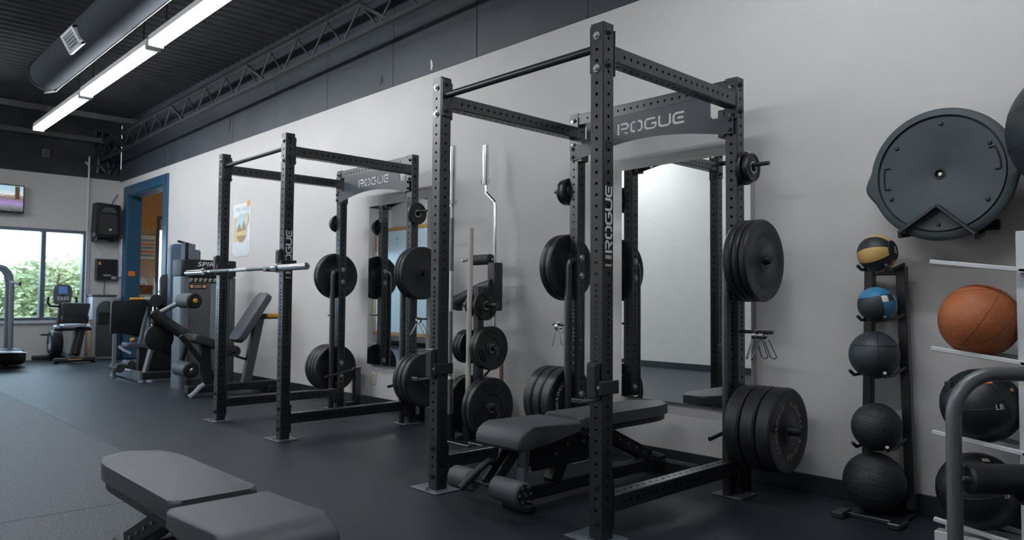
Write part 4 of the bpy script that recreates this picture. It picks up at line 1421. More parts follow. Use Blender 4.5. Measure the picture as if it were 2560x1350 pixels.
MB().bx(0.80, 1.16, YW-0.012, YW, 1.41, 1.46, 0.003).build('wall_plate', M['steel'], vb)
k = thing('stability_ball', 'large dark ball at the right edge beside the balance trainer', 'ball', (1.55, 1.22, 1.50))
MB().sphere((1.548, 1.225, 1.785), 0.288, 64, 40).build('ball_skin', M['bosu_dome'], k)
for la in (-45, -15, 15, 45):
    seam_arc((1.548, 1.225, 1.785), 0.2875, UPZ, RGT, la, th=0.002).build('ball_ridge', M['bosu_dome'], k)
k2 = thing('ball_cradle', 'black wall arms carrying the large dark ball', 'bracket', (1.5, YW, 1.5))
for s_ in (-0.13, 0.13):
    MB().bar((1.548+s_, YW, 1.515), (1.548+s_, 1.05, 1.515), 0.022, 0.022, 0.003).build('cradle_arm', M['steel'], k2)
MB().bx(1.36, 1.74, YW-0.012, YW, 1.49, 1.54, 0.003).build('wall_plate', M['steel'], k2)

# ---- grey tube frame in the near right corner
fr = thing('machine_frame', 'grey bent tube frame with thick dark roller at the right edge', 'exercise machine', (1.40, 0.05, 0))
P0 = Vector((1.367, 0.035, 0))
dd = Vector((0.692, 0.722, 0))
pts = [P0+Vector((0, 0, 0.0)), P0+Vector((0, 0, 0.4)), P0+Vector((0, 0, 0.705))]
for i in range(1, 9):
    a = R(90*i/8)
    pts.append(P0+dd*(0.135*(1-math.cos(a)))+Vector((0, 0, 0.705+0.135*math.sin(a))))
pts += [P0+dd*0.40+Vector((0, 0, 0.84)), P0+dd*0.62+Vector((0, 0, 0.84))]
for i in range(1, 9):
    a = R(90*i/8)
    pts.append(P0+dd*(0.62+0.135*math.sin(a))+Vector((0, 0, 0.705+0.135*math.cos(a))))
pts += [P0+dd*0.755+Vector((0, 0, 0.3)), P0+dd*0.755]
MB().tube(pts, 0.0222, 20).build('tube_frame', M['tube_grey'], fr)
q = P0+Vector((0, 0, 0.516))
MB().cyl(q+dd*0.0, q+dd*0.755, 0.014, 12).build('roller_axle', M['chrome'], fr)
rr_ = MB().lathe([(0.016, 0.0), (0.040, 0.0), (0.046, 0.008), (0.046, 0.62), (0.040, 0.63), (0.016, 0.63)], q+dd*0.035, dd, 28).build('foam_roller', M['vinyl_dark'], fr)
MB().lathe([(0.050, 0.0), (0.058, 0.0), (0.058, 0.05), (0.050, 0.05)], q+dd*0.205+Vector((0, 0, -0.02)), dd, 24, closed=True).build('roller_collar', M['machine_black'], rr_)
for a in (0.0, 0.755):
    g = P0+dd*a
    MB().cyl(g, g+Vector((0, 0, 0.03)), 0.030, 16).build('rubber_foot', M['foam_dark'], fr)

# ================================================================== FAR END: LEG MACHINES
ml = thing('leg_curl_machine', 'leg curl machine with grey rollers and angled back pad before the weight tower', 'exercise machine', (-6.1, 0.9, 0))
def mp(nm, m, mb, p=None):
    return mb.build(nm, m, p or ml)
mp('base_beam', M['machine_black'], MB().bx(-6.06, -5.94, 0.42, 1.44, 0.045, 0.125, 0.008))
mp('cross_foot', M['machine_black'], MB().bx(-6.40, -5.90, 1.30, 1.42, 0.0, 0.075, 0.008))
ff = mp('front_foot', M['cooler'], MB().tube([(-5.93, 0.585, 0.135), (-5.93, 0.54, 0.11), (-5.93, 0.49, 0.055), (-5.93, 0.435, 0.012)], 0.026, 10))
ff['label'] = 'pale curved foot'
mp('back_post', M['shroud'], MB().bar((-6.0, 1.07, 0.10), (-6.0, 1.225, 0.87), 0.075, 0.10, 0.01, (0, 1, 0)))
mp('handle_frame', M['machine_black'], MB().bx(-6.06, -5.94, 1.16, 1.45, 0.825, 0.885, 0.008))
g_ = mp('hand_grip', M['yellow'], MB().lathe([(0.016, 0.0), (0.024, 0.012), (0.024, 0.15), (0.016, 0.16)], (-5.93, 1.27, 0.862), (0, 1, 0), 14))
g_['label'] = 'yellow hand grip'
a_, b_ = Vector((-6.0, 0.915, 0.605)), Vector((-6.0, 1.255, 1.125))
dd2 = (b_-a_).normalized()
nn2 = Vector((1, 0, 0)).cross(dd2)
pl = round_poly([(0, -0.14), ((b_-a_).length, -0.14), ((b_-a_).length, 0.14), (0, 0.14)], 0.05, 5)
mp('back_pad', M['vinyl'], MB().prism(pl, a_+nn2*0.0, dd2, (1, 0, 0), 0.075, 0.02, 3))
mp('pad_bracket', M['machine_black'], MB().bar((-6.0, 1.13, 0.82), (-6.0, 1.22, 0.855), 0.06, 0.05, 0.005))
mp('seat_pad', M['vinyl_dark'], MB().prism(round_poly([(0, -0.17), (0.50, -0.17), (0.50, 0.17), (0, 0.17)], 0.05, 4), (-6.08, 0.45, 0.60), Vector((0, 0.95, -0.31)).normalized(), (-1, 0, 0), 0.085, 0.02, 3))
mp('seat_end_roll', M['vinyl_dark'], MB().cyl((-6.25, 0.92, 0.475), (-5.93, 0.92, 0.475), 0.06, 20))
mp('adjust_rod', M['machine_black'], MB().cyl((-6.0, 0.92, 0.43), (-6.0, 1.13, 0.355), 0.014, 10))
mp('seat_strut', M['machine_black'], MB().bar((-6.02, 0.36, 0.66), (-6.02, 0.80, 0.11), 0.05, 0.05, 0.006))
mp('seat_column', M['machine_black'], MB().bar((-6.04, 0.66, 0.11), (-6.04, 0.62, 0.58), 0.08, 0.10, 0.006))
arm = mp('roller_arm', M['machine_black'], MB().tube([(-6.40, 0.20, 0.90), (-6.38, 0.26, 0.84), (-6.33, 0.40, 0.73), (-6.27, 0.58, 0.60)], 0.062, 12))
mp('arm_sleeve', M['tube_grey'], MB().cyl((-6.36, 0.46, 1.005), (-6.39, 0.215, 0.865), 0.027, 14), arm)
mp('lower_arm', M['machine_black'], MB().tube([(-6.36, 0.56, 0.58), (-6.39, 0.54, 0.45), (-6.38, 0.48, 0.30)], 0.030, 10))
mp('cam_chain', M['tube_grey'], MB().tube([(-6.45, 0.33, 0.92), (-6.45, 0.36, 0.86), (-6.45, 0.37, 0.78)], 0.012, 8))
mp('link_block', M['machine_black'], MB().bx(-6.48, -6.38, 0.20, 0.30, 0.76, 0.92, 0.02, 2))
mp('pivot_disc', M['machine_black'], MB().lathe([(0.02, 0), (0.13, 0), (0.15, 0.01), (0.15, 0.05), (0.11, 0.06), (0.02, 0.065)], (-6.46, 0.28, 0.62), (1, 0, 0), 28))
for yy, zz, cm_, nm in ((0.495, 1.028, 'yellow', 'upper'), (0.475, 0.288, 'chrome', 'lower')):
    r_ = mp('foam_roller', M['foam'], MB().lathe([(0.02, 0), (0.074, 0.0), (0.082, 0.01), (0.082, 0.345)], (-6.37, yy, zz), (1, 0, 0), 28))
    mp('roller_cap', M['machine_black'], MB().lathe([(0.084, 0.0), (0.084, 0.015), (0.070, 0.028), (0.02, 0.032)], (-6.025, yy, zz), (1, 0, 0), 28), r_)
    c_ = mp('cap_button', M[cm_], MB().lathe([(0.024, 0.0), (0.024, 0.012), (0.016, 0.018)], (-5.998, yy, zz), (1, 0, 0), 16), r_)
    c_['label'] = 'yellow centre button' if cm_ == 'yellow' else 'chrome centre bolt'

# weight tower
tw = thing('weight_tower', 'tall dark weight stack tower with white lettering behind the leg curl machine', 'exercise machine', (-6.97, 0.92, 0))
def tp(nm, m, mb, p=None):
    return mb.build(nm, m, p or tw)
tp('tower_body', M['shroud'], MB().bx(-7.12, -6.83, 0.70, 1.27, 0.0, 1.50, 0.02, 2))
c1 = tp('tower_column', M['frame_grey'], MB().prism(round_poly([(0, 0), (0.09, 0), (0.09, 0.31), (0, 0.31)], [0.05, 0.01, 0.01, 0.05], 5), (-6.805, 0.640, 0), (0, 1, 0), (-1, 0, 0), 1.31))
tp('tower_column', M['shroud'], MB().bx(-7.14, -6.81, 1.21, 1.29, 0.0, 1.31, 0.02, 2))
tp('header_cap', M['machine_black'], MB().prism(round_poly([(0, 0), (0.652, 0), (0.652, 0.33), (0, 0.33)], 0.04, 4), (-6.795, 0.638, 1.315), (0, 1, 0), (-1, 0, 0), 0.195, 0.015, 2))
tp('front_panel', M['panel_grey'], MB().bx(-6.83, -6.822, 0.735, 1.20, 0.10, 1.235))
tp('exercise_chart', M['machine_black'], MB().bx(-6.83, -6.818, 0.69, 1.13, 1.235, 1.31))
ic = MB()
random.seed(3)
for i in range(7):
    y_ = 0.735+0.056*i
    ic.bx(-6.8185, -6.8165, y_, y_+0.012, 1.25, 1.29)
    ic.bx(-6.8185, -6.8165, y_+0.016, y_+0.034, 1.27, 1.295)
    ic.bx(-6.8185, -6.8165, y_+0.018, y_+0.024, 1.25, 1.266)
tp('chart_print', M['letter_dim'], ic)
tp('chart_knob', M['letter'], MB().cyl((-6.815, 1.075, 1.265), (-6.800, 1.075, 1.265), 0.022, 16))
bd = tp('warning_badge', M['machine_black'], MB().bx(-6.822, -6.818, 0.735, 0.93, 1.165, 1.225, 0.003))
for y_ in (0.76, 0.905):
    tp('badge_dot', M['orange_print'], MB().cyl((-6.818, y_, 1.195), (-6.812, y_, 1.195), 0.020, 14), bd)
tp('badge_print', M['letter_dim'], MB().bx(-6.8185, -6.8170, 0.79, 0.875, 1.18, 1.188).bx(-6.8185, -6.8170, 0.79, 0.875, 1.20, 1.208), bd)
tp('guard_strip', M['glass_strip'], MB().bx(-6.822, -6.810, 0.985, 1.055, 0.45, 1.23, 0.004))
tp('guard_rod', M['machine_black'], MB().cyl((-6.80, 1.085, 0.42), (-6.80, 1.085, 1.235), 0.007, 8))
tp('rod_knob', M['machine_black'], MB().sphere((-6.80, 1.085, 0.42), 0.020, 12, 8))
mb = MB()
put_text(mb, 'SPIRIT', (-6.793, 0.965, 1.458), (0, 1, 0), (0, 0, 1), width=0.29, height=0.052, shear=0.25)
tp('lettering', M['letter'], mb)
mb = MB()
for i in range(5):
    mb.bx(-6.794, -6.792, 0.845+0.02*i, 0.85+0.02*i, 1.40, 1.41)
tp('small_print', M['letter_dim'], mb)
# things standing on the tower
for i, (y_, hh_) in enumerate(((0.705, 0.20), (0.748, 0.185), (0.788, 0.185), (0.828, 0.12))):
    tag(MB().bx(-6.98, -6.85, y_-0.019, y_+0.019, 1.51, 1.51+hh_, 0.004).build('folder_box', M['wood'] if False else (M['machine_black'] if i == 0 else M['frame_grey'])), 'dark upright folder box on top of the weight tower, %s' % ('first from the left', 'second from the left, tallest', 'third from the left', 'last and lowest')[i], 'box', 'folder boxes on the tower')

# blue-grey machine back
k = thing('blue_machine_tower', 'blue grey rounded machine tower behind the leg machines', 'exercise machine', (-8.0, 1.0, 0))
MB().prism(round_poly([(0, 0.66), (0.24, 0.66), (0.24, 1.76), (0, 1.76)], [0.01, 0.01, 0.09, 0.07], 6), (-7.98, 0.885, 0), (0, 1, 0), (0, 0, 1), 0.10, 0.012, 2).build('shroud', M['blue_pad'], k)
MB().bx(-8.05, -7.96, 1.11, 1.30, 0.0, 1.70, 0.02).build('tower_core', M['shroud'], k)
MB().bar((-7.93, 0.98, 1.80), (-7.93, 1.20, 1.75), 0.03, 0.03, 0.004).build('top_arm', M['machine_black'], k)
MB().cyl((-7.93, 1.05, 1.75), (-7.93, 1.05, 1.80), 0.012, 8).build('arm_pin', M['machine_black'], k)

# leg press
lp = thing('leg_press_machine', 'black leg press machine with broad foot plate, farthest machine by the wall', 'exercise machine', (-8.4, 0.7, 0))
def lq(nm, m, mb, p=None):
    return mb.build(nm, m, p or lp)
fp = MB()
fp.prism(round_poly([(0.0, 0.0), (0.36, 0.0), (0.41, 0.445), (-0.01, 0.42)], 0.03, 4), (-8.24, 0.285, 0.60), (0, 1, 0), Vector((0.12, 0, 1)).normalized(), 0.05, 0.012, 2)
fpo = lq('foot_plate', M['machine_black'], fp)
yg = lq('hand_grip', M['yellow'], MB().cyl((-8.16, 0.49, 1.04), (-8.16, 0.665, 1.04), 0.016, 12))
yg['label'] = 'yellow grip bar'
lq('plate_frame', M['machine_black'], MB().bar((-8.30, 0.49, 0.60), (-8.26, 0.49, 1.0), 0.06, 0.05, 0.006).bar((-8.30, 0.49, 0.62), (-8.30, 0.90, 0.50), 0.06, 0.06, 0.006))
lq('front_leg', M['frame_grey'], MB().bar((-8.20, 0.335, 0.60), (-8.14, 0.32, 0.03), 0.035, 0.045, 0.005))
lq('front_leg', M['frame_grey'], MB().bar((-7.98, 0.735, 0.52), (-7.86, 0.575, 0.03), 0.045, 0.06, 0.005))
lq('frame_arm', M['frame_grey'], MB().bar((-8.20, 0.735, 1.00), (-8.12, 0.60, 0.42), 0.035, 0.05, 0.005))
lq('base_beam', M['frame_grey'], MB().bar((-8.95, 0.54, 0.075), (-7.84, 0.555, 0.075), 0.05, 0.11, 0.006, (0, 0, 1)))
lq('side_beam', M['machine_black'], MB().bx(-7.92, -7.82, 0.56, 1.42, 0.03, 0.12, 0.008))
lq('rear_beam', M['machine_black'], MB().bx(-8.98, -8.88, 0.54, 1.42, 0.03, 0.12, 0.008))
lq('rear_leg', M['machine_black'], MB().bar((-7.98, 1.06, 0.60), (-7.90, 0.96, 0.05), 0.05, 0.09, 0.005))
for q in ((-8.93, 0.53), (-7.83, 0.545), (-7.80, 0.64)):
    lq('foot_pad', M['cooler'], MB().cyl((q[0], q[1], 0.0), (q[0], q[1], 0.022), 0.035, 14))
lq('seat_pad', M['vinyl'], MB().prism(round_poly([(0, 0), (0.32, 0), (0.32, 0.26), (0, 0.26)], 0.04, 4), (-8.05, 0.44, 0.435), (0, 1, -0.10), (-1, 0, 0), 0.05, 0.012, 2))
lq('seat_post', M['machine_black'], MB().bx(-8.22, -8.10, 0.60, 0.69, 0.12, 0.43, 0.006))
bk = lq('back_pad', M['vinyl_dark'], MB().prism(round_poly([(0, 0), (0.22, 0), (0.22, 0.41), (0, 0.41)], [0.02, 0.02, 0.07, 0.07], 5), (-8.12, 0.835, 0.955), (0, 1, 0), Vector((-0.1, 0, 1)).normalized(), 0.06, 0.015, 2))
lq('pad_bolt', M['bolt'], MB().cyl((-8.095, 0.945, 1.28), (-8.080, 0.945, 1.28), 0.010, 8), bk)
lq('head_roll', M['vinyl_dark'], MB().cyl((-8.24, 0.76, 1.02), (-8.00, 0.76, 1.02), 0.080, 20))
lq('back_frame', M['machine_black'], MB().bx(-8.36, -8.10, 0.72, 1.06, 0.12, 1.00, 0.01))
lq('cam_disc', M['machine_black'], MB().lathe([(0.02, 0), (0.15, 0.0), (0.16, 0.01), (0.16, 0.03), (0.12, 0.04), (0.02, 0.045)], (-8.10, 0.97, 0.50), (1, 0, 0), 30))
lq('guide_rod', M['chrome'], MB().cyl((-8.06, 0.745, 0.98), (-8.02, 0.715, 0.70), 0.012, 8).cyl((-8.06, 0.79, 0.96), (-8.02, 0.765, 0.66), 0.012, 8))
lq('range_lever', M['cooler'], MB().tube([(-8.15, 0.37, 0.44), (-8.12, 0.42, 0.39), (-8.10, 0.50, 0.345)], 0.020, 10))
lq('side_handle', M['cooler'], MB().tube([(-7.95, 1.03, 0.52), (-7.92, 1.02, 0.44), (-7.90, 0.97, 0.35)], 0.024, 10))
lq('seat_knob', M['yellow'], MB().cyl((-8.12, 0.50, 0.52), (-8.12, 0.54, 0.52), 0.022, 12))
lq('foot_rest', M['foam_dark'], MB().cyl((-8.30, 0.36, 0.17), (-8.02, 0.36, 0.17), 0.055, 16).cyl((-8.30, 0.50, 0.21), (-8.05, 0.50, 0.21), 0.05, 16))

# recumbent bike
bi = thing('exercise_bike', 'recumbent exercise bike in front of the window', 'exercise bike', (-11.7, 0.65, 0))
def bq(nm, m, mb, p=None):
    return mb.build(nm, m, p or bi)
st_ = bq('rear_stabilizer', M['machine_black'], MB().bx(-11.45, -11.35, 0.37, 0.94, 0.02, 0.09, 0.02, 2))
for y_ in (0.39, 0.92):
    bq('wheel_foot', M['foam_dark'], MB().cyl((-11.40, y_-0.03, 0.045), (-11.40, y_+0.03, 0.045), 0.044, 16), st_)
bq('stabilizer_trim', M['gold_wood'], MB().bx(-11.349, -11.345, 0.55, 0.75, 0.055, 0.07), st_)
bq('front_stabilizer', M['machine_black'], MB().bx(-12.25, -12.15, 0.22, 0.86, 0.02, 0.09, 0.02, 2))
bq('main_rail', M['tube_grey'], MB().bar((-12.20, 0.60, 0.14), (-11.40, 0.64, 0.12), 0.10, 0.10, 0.02))
bq('seat_pillar', M['machine_black'], MB().bar((-11.42, 0.66, 0.12), (-11.50, 0.76, 0.58), 0.10, 0.14, 0.02))
bq('pillar_cover', M['frame_grey'], MB().bar((-11.40, 0.58, 0.12), (-11.48, 0.68, 0.50), 0.05, 0.12, 0.02))
bq('seat_cushion', M['cooler'], MB().box((-11.48, 0.63, 0.60), (0.32, 0.32, 0.05), 0.022, None, 3))
bk = bq('back_rest_frame', M['machine_black'], MB().bx(-11.34, -11.29, 0.43, 0.82, 0.64, 0.76, 0.02, 2))
pl = round_poly([(0.02, 0), (0.36, 0), (0.40, 0.24), (-0.01, 0.25)], 0.03, 4)
bq('back_mesh', M['vinyl_dark'], MB().prism(pl, (-11.32, 0.43, 0.72), (0, 1, 0), (0.12, 0, 1), 0.03, 0.008, 2), bk)
bq('side_grip', M['cooler'], MB().cyl((-11.52, 0.39, 0.585), (-11.32, 0.39, 0.585), 0.026, 12).cyl((-11.52, 0.86, 0.585), (-11.32, 0.86, 0.585), 0.026, 12))
bq('grip_frame', M['machine_black'], MB().bar((-11.42, 0.36, 0.54), (-11.42, 0.89, 0.54), 0.05, 0.045, 0.01))
hs = bq('drive_housing', M['machine_black'], MB().lathe([(0.05, 0), (0.19, 0.0), (0.21, 0.02), (0.21, 0.14), (0.19, 0.16), (0.05, 0.16)], (-11.98, 0.42, 0.30), (0, 1, 0), 30))
bq('housing_badge', M['cooler'], MB().lathe([(0.01, 0), (0.11, 0.0), (0.11, 0.004), (0.01, 0.004)], (-11.94, 0.416, 0.30), (0, -1, 0), 24), hs)
bq('crank', M['tube_grey'], MB().bar((-11.98, 0.40, 0.30), (-11.90, 0.38, 0.44), 0.02, 0.03, 0.004))
bq('pedal', M['machine_black'], MB().bx(-11.96, -11.84, 0.27, 0.38, 0.43, 0.46, 0.008).bx(-12.06, -11.96, 0.62, 0.72, 0.15, 0.18, 0.008))
bq('mast', M['machine_black'], MB().tube([(-12.02, 0.56, 0.40), (-12.08, 0.58, 0.65), (-12.04, 0.60, 0.95), (-12.02, 0.59, 1.1)], 0.05, 12))
cn = MB()
cn.prism(round_poly([(0, 0), (0.24, 0), (0.28, 0.20), (0.255, 0.315), (0.03, 0.325), (-0.01, 0.20)], 0.04, 4), (-12.0, 0.46, 0.935), (0, 1, 0), (-0.22, 0, 1), 0.05, 0.015, 2)
co = bq('console', M['shroud'], cn)
bq('console_screen', M['lcd'], MB().prism([(0.07, 0.17), (0.20, 0.17), (0.20, 0.29), (0.07, 0.29)], (-11.948, 0.46, 0.945), (0, 1, 0), (-0.22, 0, 1), 0.003), co)
ky = MB()
for i in range(4):
    ky.prism([(0.05+0.045*i, 0.06), (0.08+0.045*i, 0.06), (0.08+0.045*i, 0.12), (0.05+0.045*i, 0.12)], (-11.948, 0.46, 0.945), (0, 1, 0), (-0.22, 0, 1), 0.003)
bq('console_keys', M['cooler'], ky, co)
bq('handlebar', M['machine_black'], MB().tube([(-11.98, 0.385, 1.06), (-11.98, 0.375, 0.96), (-12.0, 0.42, 0.91), (-12.03, 0.60, 0.90), (-12.0, 0.76, 0.92), (-11.98, 0.80, 0.98), (-11.98, 0.785, 1.06)], 0.020, 10))

# treadmill, cut by the left edge
tm = thing('treadmill', 'white and black treadmill cut by the left edge of the picture', 'treadmill', (-11.5, -0.7, 0))
def tq(nm, m, mb, p=None):
    return mb.build(nm, m, p or tm)
tq('motor_cover', M['machine_black'], MB().bx(-11.68, -11.10, -1.9, -0.05, 0.03, 0.27, 0.09, 4))
tq('deck_cover', M['cooler'], MB().prism([(0.02, 0.245), (0.42, 0.245), (0.60, 0.50), (0.72, 0.56), (1.90, 0.56), (1.90, 0.30)], (-11.12, -0.10, 0), (0, -1, 0), (0, 0, 1), -0.54, 0.02, 2))
tq('trim_strip', M['tube_grey'], MB().bx(-11.13, -11.09, -1.9, -0.12, 0.235, 0.25, 0.004))
for yy in (-0.30, -1.7):
    tq('roller_foot', M['foam_dark'], MB().cyl((-11.30, yy, 0.03), (-11.20, yy, 0.03), 0.03, 14))
for xx in (-11.30, -11.62):
    tq('handrail', M['frame_grey'], MB().tube([(xx, -0.235, 0.25), (xx, -0.245, 1.26), (xx, -0.27, 1.40), (xx, -0.335, 1.49), (xx, -0.45, 1.525), (xx, -1.1, 1.53)], 0.034, 14))
tq('rail_grip', M['cooler'], MB().cyl((-11.29, -0.27, 1.28), (-11.27, -0.16, 1.262), 0.026, 12))
tq('grip_end', M['machine_black'], MB().cyl((-11.27, -0.16, 1.262), (-11.265, -0.13, 1.258), 0.03, 12))
tq('console', M['shroud'], MB().bx(-11.64, -11.27, -1.35, -1.08, 1.45, 1.62, 0.03, 2))

# corner: speaker, control box, cooler, board, television
sp = thing('wall_speaker', 'black loudspeaker on a bracket in the far corner', 'speaker', (-12.2, 1.26, 2.05))
def sq(nm, m, mb, p=None):
    return mb.build(nm, m, p or sp)
pl = round_poly([(0, 0), (0.37, 0), (0.40, 0.10), (0.39, 0.575), (0, 0.60), (-0.01, 0.10)], 0.03, 4)
cbx = MB().prism(pl, (-12.32, 1.075, 2.105), (0, 1, 0), (0.03, 0, 1), 0.24, 0.015, 2)
sq('cabinet', M['machine_black'], cbx)
sq('grille', M['foam_dark'], MB().prism(round_poly([(0, 0), (0.29, 0), (0.29, 0.35), (0, 0.35)], 0.03, 4), (-12.075, 1.125, 2.15), (0, 1, 0), (0.03, 0, 1), 0.008))
sq('horn', M['shroud'], MB().prism([(0.02, 0), (0.28, 0), (0.22, 0.09), (0.08, 0.09)], (-12.065, 1.125, 2.53), (0, 1, 0), (0.03, 0, 1), 0.012))
sq('badge', M['outlet'], MB().bx(-12.063, -12.058, 1.285, 1.325, 2.22, 2.25))
sq('bracket', M['machine_black'], MB().bx(XF, -12.10, 1.10, 1.13, 2.04, 2.105, 0.004).bx(XF, -12.10, 1.38, 1.41, 2.04, 2.105, 0.004).bx(-12.22, -12.18, 1.08, 1.45, 2.06, 2.10, 0.004))
bxk = thing('control_box', 'dark wall control box below the loudspeaker', 'electrical box', (XF, 1.35, 1.36))
MB().bx(XF, XF+0.10, 1.165, 1.515, 1.355, 1.735, 0.008).build('box_body', M['shroud'], bxk)
MB().bx(XF+0.10, XF+0.106, 1.18, 1.50, 1.37, 1.72, 0.002).build('box_door', M['machine_black'], bxk)
MB().bx(XF+0.106, XF+0.108, 1.20, 1.235, 1.63, 1.68).build('sticker', M['orange_print'], bxk, smooth=False)
MB().bx(XF+0.106, XF+0.108, 1.28, 1.40, 1.435, 1.46).bx(XF+0.106, XF+0.108, 1.41, 1.49, 1.38, 1.43).build('label_plate', M['cooler'], bxk, smooth=False)
tag(MB().tube([(XF+0.03, 1.33, 1.355), (XF+0.02, 1.32, 1.2), (XF+0.03, 1.325, 1.08)], 0.006, 6).build('power_cable', M['machine_black']), 'thin black cable below the wall control box', 'cable')
tag(MB().tube([(XF+0.03, 1.50, 2.9), (XF+0.02, 1.44, 2.8), (XF+0.03, 1.40, 2.71), (-12.28, 1.38, 2.66)], 0.006, 6).build('speaker_cable', M['machine_black']), 'thin dark cable running down to the loudspeaker', 'cable')
tag(MB().bx(-12.30, -12.16, YW-0.035, YW, 1.42, 2.09, 0.006).build('cover_strip', M['alu_light']), 'pale narrow vertical cover strip in the corner beside the door', 'cover')
wc = thing('water_cooler', 'grey water cooler with dark arched front in the far corner', 'water cooler', (-12.1, 1.24, 0))
MB().bx(-12.38, -12.02, 1.045, 1.42, 0.0, 1.07, 0.02, 2).build('cabinet', M['cooler'], wc)
MB().bx(-12.39, -12.01, 1.035, 1.43, 1.07, 1.105, 0.01, 2).build('cooler_top', M['shroud'], wc)
pl = [(0.06, 0.0), (0.37, 0.0), (0.37, 0.78)]+[(0.215+0.155*math.cos(R(a)), 0.78+0.17*math.sin(R(a))) for a in range(20, 161, 20)]+[(0.06, 0.78)]
MB().prism(pl, (-12.02, 1.045, 0.05), (0, 1, 0), (0, 0, 1), 0.03, 0.008, 2).build('front_panel', M['shroud'], wc)
MB().bx(-11.99, -11.985, 1.14, 1.38, 0.63, 0.80, 0.003).build('dispenser_bay', M['machine_black'], wc)
MB().bx(-11.99, -11.97, 1.12, 1.40, 0.60, 0.625, 0.004).build('drip_tray', M['machine_black'], wc)
wb = thing('leaning_board', 'narrow golden wooden board standing beside the water cooler', 'board', (-12.0, 1.04, 0))
MB().bx(-12.03, -11.99, 1.005, 1.035, 0.0, 0.66, 0.003).build('board_face', M['gold_wood'], wb)
MB().bx(-12.035, -11.985, 1.0, 1.04, 0.66, 0.68, 0.003).build('board_cap', M['wood'], wb)
tvk = thing('television', 'flat television showing a flower meadow, high on the far wall', 'television', (XF+0.1, -0.32, 2.65))
rot = Matrix.Rotation(R(-3), 3, 'Y')
MB().box((XF+0.13, -0.345, 2.655), (0.045, 0.80, 0.46), 0.008, rot).build('screen_housing', M['machine_black'], tvk)
MB().box((XF+0.156, -0.345, 2.66), (0.004, 0.765, 0.415), 0.0, rot).build('screen', M['tv'], tvk, smooth=False)
MB().box((XF+0.160, -0.045, 2.755), (0.003, 0.065, 0.21), 0.0, rot).build('picture_trunk', M['wood'], tvk, smooth=False)
MB().bx(XF, XF+0.12, -0.42, -0.27, 2.58, 2.72, 0.004).build('wall_mount', M['machine_black'], tvk)
tag(MB().bx(XF, XF+0.012, 0.03, 0.36, 2.435, 2.447, 0.002).build('cable_cover', M['wall_far']), 'thin grey cable cover on the wall beside the television', 'cable cover')

# beyond the doorway: striped print, crate of bottles on a counter
pk = thing('striped_print', 'framed print of orange and grey stripes seen through the doorway', 'picture', (-14, 2.5, 1.82))
MB().bx(-14.0, -13.975, 2.24, 2.69, 1.82, 2.345, 0.003).build('picture_frame', M['brown_print'], pk, smooth=False)
MB().bx(-13.975, -13.972, 2.26, 2.672, 1.84, 2.327).build('print_sheet', M['paper'], pk, smooth=False)
for z0, mname in ((2.20, 'grey_print'), (2.12, 'orange_print'), (2.05, 'grey_print'), (1.97, 'orange_print'), (1.895, 'grey_print')):
    MB().bx(-13.972, -13.970, 2.27, 2.655, z0, z0+0.048).build('stripe', M[mname], pk, smooth=False)
ct = thing('hall_counter', 'white counter seen through the doorway', 'counter', (-13.7, 2.5, 0))
MB().bx(-13.98, -13.55, 1.9, 3.2, 0.0, 1.09, 0.004).build('counter_body', M['white'], ct, smooth=False)
MB().bx(-13.98, -13.52, 1.88, 3.22, 1.09, 1.12, 0.004).build('counter_top', M['paper'], ct, smooth=False)
cr_ = thing('wooden_crate', 'brown wooden crate on the counter through the doorway', 'crate', (-13.75, 2.4, 1.12))
for z_ in (1.12, 1.185, 1.25):
    MB().bx(-13.64, -13.62, 2.24, 2.54, z_, z_+0.058, 0.004).build('slat', M['wood'], cr_)
MB().bx(-13.86, -13.64, 2.24, 2.26, 1.12, 1.305, 0.003).bx(-13.86, -13.64, 2.52, 2.54, 1.12, 1.305, 0.003).bx(-13.88, -13.86, 2.24, 2.54, 1.12, 1.305, 0.003).bx(-13.86, -13.64, 2.26, 2.52, 1.12, 1.13).build('crate_box', M['wood'], cr_)
for i, (y_, x_) in enumerate(((2.31, -13.72), (2.38, -13.78), (2.40, -13.69), (2.56, -13.68))):
    zb_ = 1.13 if i < 3 else 1.12
    k = MB().lathe([(0.002, 0), (0.035, 0.0), (0.036, 0.01), (0.036, 0.22), (0.016, 0.26), (0.016, 0.30), (0.002, 0.30)], (x_, y_, zb_), (0, 0, 1), 16).build('bottle', M['paper'])
    tag(k, ('white bottle in the crate, at its left', 'white bottle in the crate, at its back', 'white bottle in the crate, at its right front', 'white bottle standing right of the crate')[i], 'bottle', 'white bottles on the counter')
    MB().cyl((x_, y_, zb_+0.30), (x_, y_, zb_+0.33), 0.018, 12).build('bottle_cap', M['white'], k)

# whiteboard seen in the far mirror
wbd = thing('whiteboard', 'rolling whiteboard in a wooden frame, seen in the far mirror', 'whiteboard', (-11.0, -3.75, 0))
MB().bx(-12.05, -9.9, -3.80, -3.765, 0.35, 2.56, 0.003).build('board_surface', M['whiteboard'], wbd, smooth=False)
fk = MB()
fk.bx(-12.10, -9.85, -3.81, -3.75, 2.56, 2.63, 0.003).bx(-12.10, -9.85, -3.81, -3.75, 0.28, 0.35, 0.003).bx(-12.12, -12.05, -3.81, -3.75, 0.28, 2.63, 0.003).bx(-9.9, -9.83, -3.81, -3.75, 0.28, 2.63, 0.003)
fk.build('board_frame', M['gold_wood'], wbd, smooth=False)
for xx in (-11.9, -10.05):
    MB().bx(xx-0.03, xx+0.03, -4.0, -3.5, 0.0, 0.06, 0.004).bx(xx-0.02, xx+0.02, -3.80, -3.77, 0.06, 0.28, 0.003).build('board_leg', M['frame_grey'], wbd)
mb = MB()
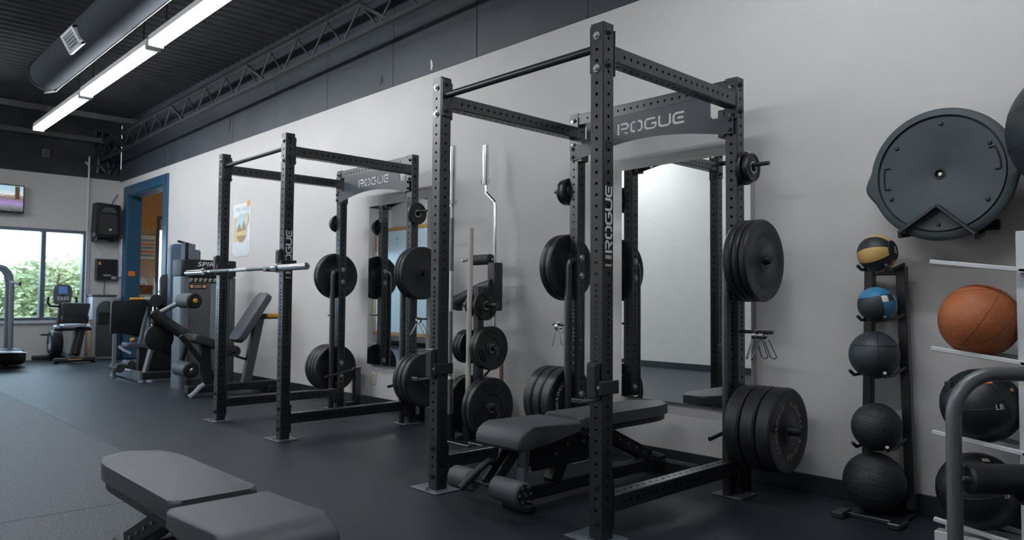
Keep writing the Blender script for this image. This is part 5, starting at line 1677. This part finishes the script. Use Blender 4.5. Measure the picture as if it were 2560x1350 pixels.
put_text(mb, 'C', (-10.62, -3.7635, 2.30), (-1, 0, 0), (0, 0, 1), height=0.19)
mb.build('lettering', M['teal'], wbd, smooth=False, fixn=False)
mb = MB()
put_text(mb, 'T', (-11.25, -3.7635, 2.30), (-1, 0, 0), (0, 0, 1), height=0.19)
mb.build('lettering', M['teal'], wbd, smooth=False, fixn=False)

# ================================================================== OUTDOOR SHRUBS
def shrub(cx, cy, rx, ry, hz, n_, seed, label):
    rnd = random.Random(seed)
    t_ = thing('shrub', label, 'shrub', (cx, cy, -0.12), 'shrubs outside the window')
    mb_ = MB()
    for i in range(7):
        a = rnd.uniform(0, 2*PI)
        mb_.tube([(cx, cy, -0.12), (cx+0.25*rx*math.cos(a), cy+0.25*ry*math.sin(a), hz*0.4), (cx+0.7*rx*math.cos(a), cy+0.7*ry*math.sin(a), hz*rnd.uniform(.6, .95))], 0.02, 5)
    mb_.build('branches', M['branch'], t_)
    vs, fs = [], []
    for i in range(n_):
        th = rnd.uniform(0, 2*PI)
        ph = math.acos(rnd.uniform(-0.55, 1))
        q = rnd.uniform(0.62, 1.03)*(1+0.16*math.sin(3*th+seed)+0.12*math.sin(5*ph+2*th))
        c_ = Vector((cx+rx*q*math.sin(ph)*math.cos(th), cy+ry*q*math.sin(ph)*math.sin(th), hz*0.48+hz*0.52*q*math.cos(ph)))
        d_ = Vector((rnd.gauss(0, 1), rnd.gauss(0, 1), rnd.gauss(0, 1))).normalized()
        u__, v__ = frame_from(d_)
        s_ = rnd.uniform(0.045, 0.085)
        b0 = len(vs)
        vs += [c_-u__*s_, c_+v__*s_*0.5, c_+u__*s_, c_-v__*s_*0.5]
        fs.append((b0, b0+1, b0+2, b0+3))
    o_ = MB().geo(vs, fs).build('leaves', M['leaf'], t_, smooth=False, fixn=False)
    o_['kind'] = 'stuff'
    return t_
shrub(-15.3, -2.5, 0.9, 0.98, 1.55, 4200, 1, 'pale green shrub outside the window, left of the mullion and cut by the frame')
shrub(-18.3, -0.65, 0.95, 1.15, 1.95, 4600, 2, 'pale green shrub outside the window, just left of the mullion')
shrub(-15.2, 1.05, 0.9, 0.95, 1.70, 4600, 3, 'taller pale green shrub outside the window, right of the mullion')
shrub(-15.4, -0.72, 0.7, 0.72, 1.35, 3600, 6, 'lower pale green shrub outside the window, left of the mullion')
shrub(-18.4, 2.0, 1.1, 1.3, 2.0, 4000, 7, 'tall pale green shrub far outside the window, at its right end')
shrub(-17.0, 4.6, 0.9, 1.1, 1.6, 2000, 4, 'pale green shrub outside, seen through the doorway window')
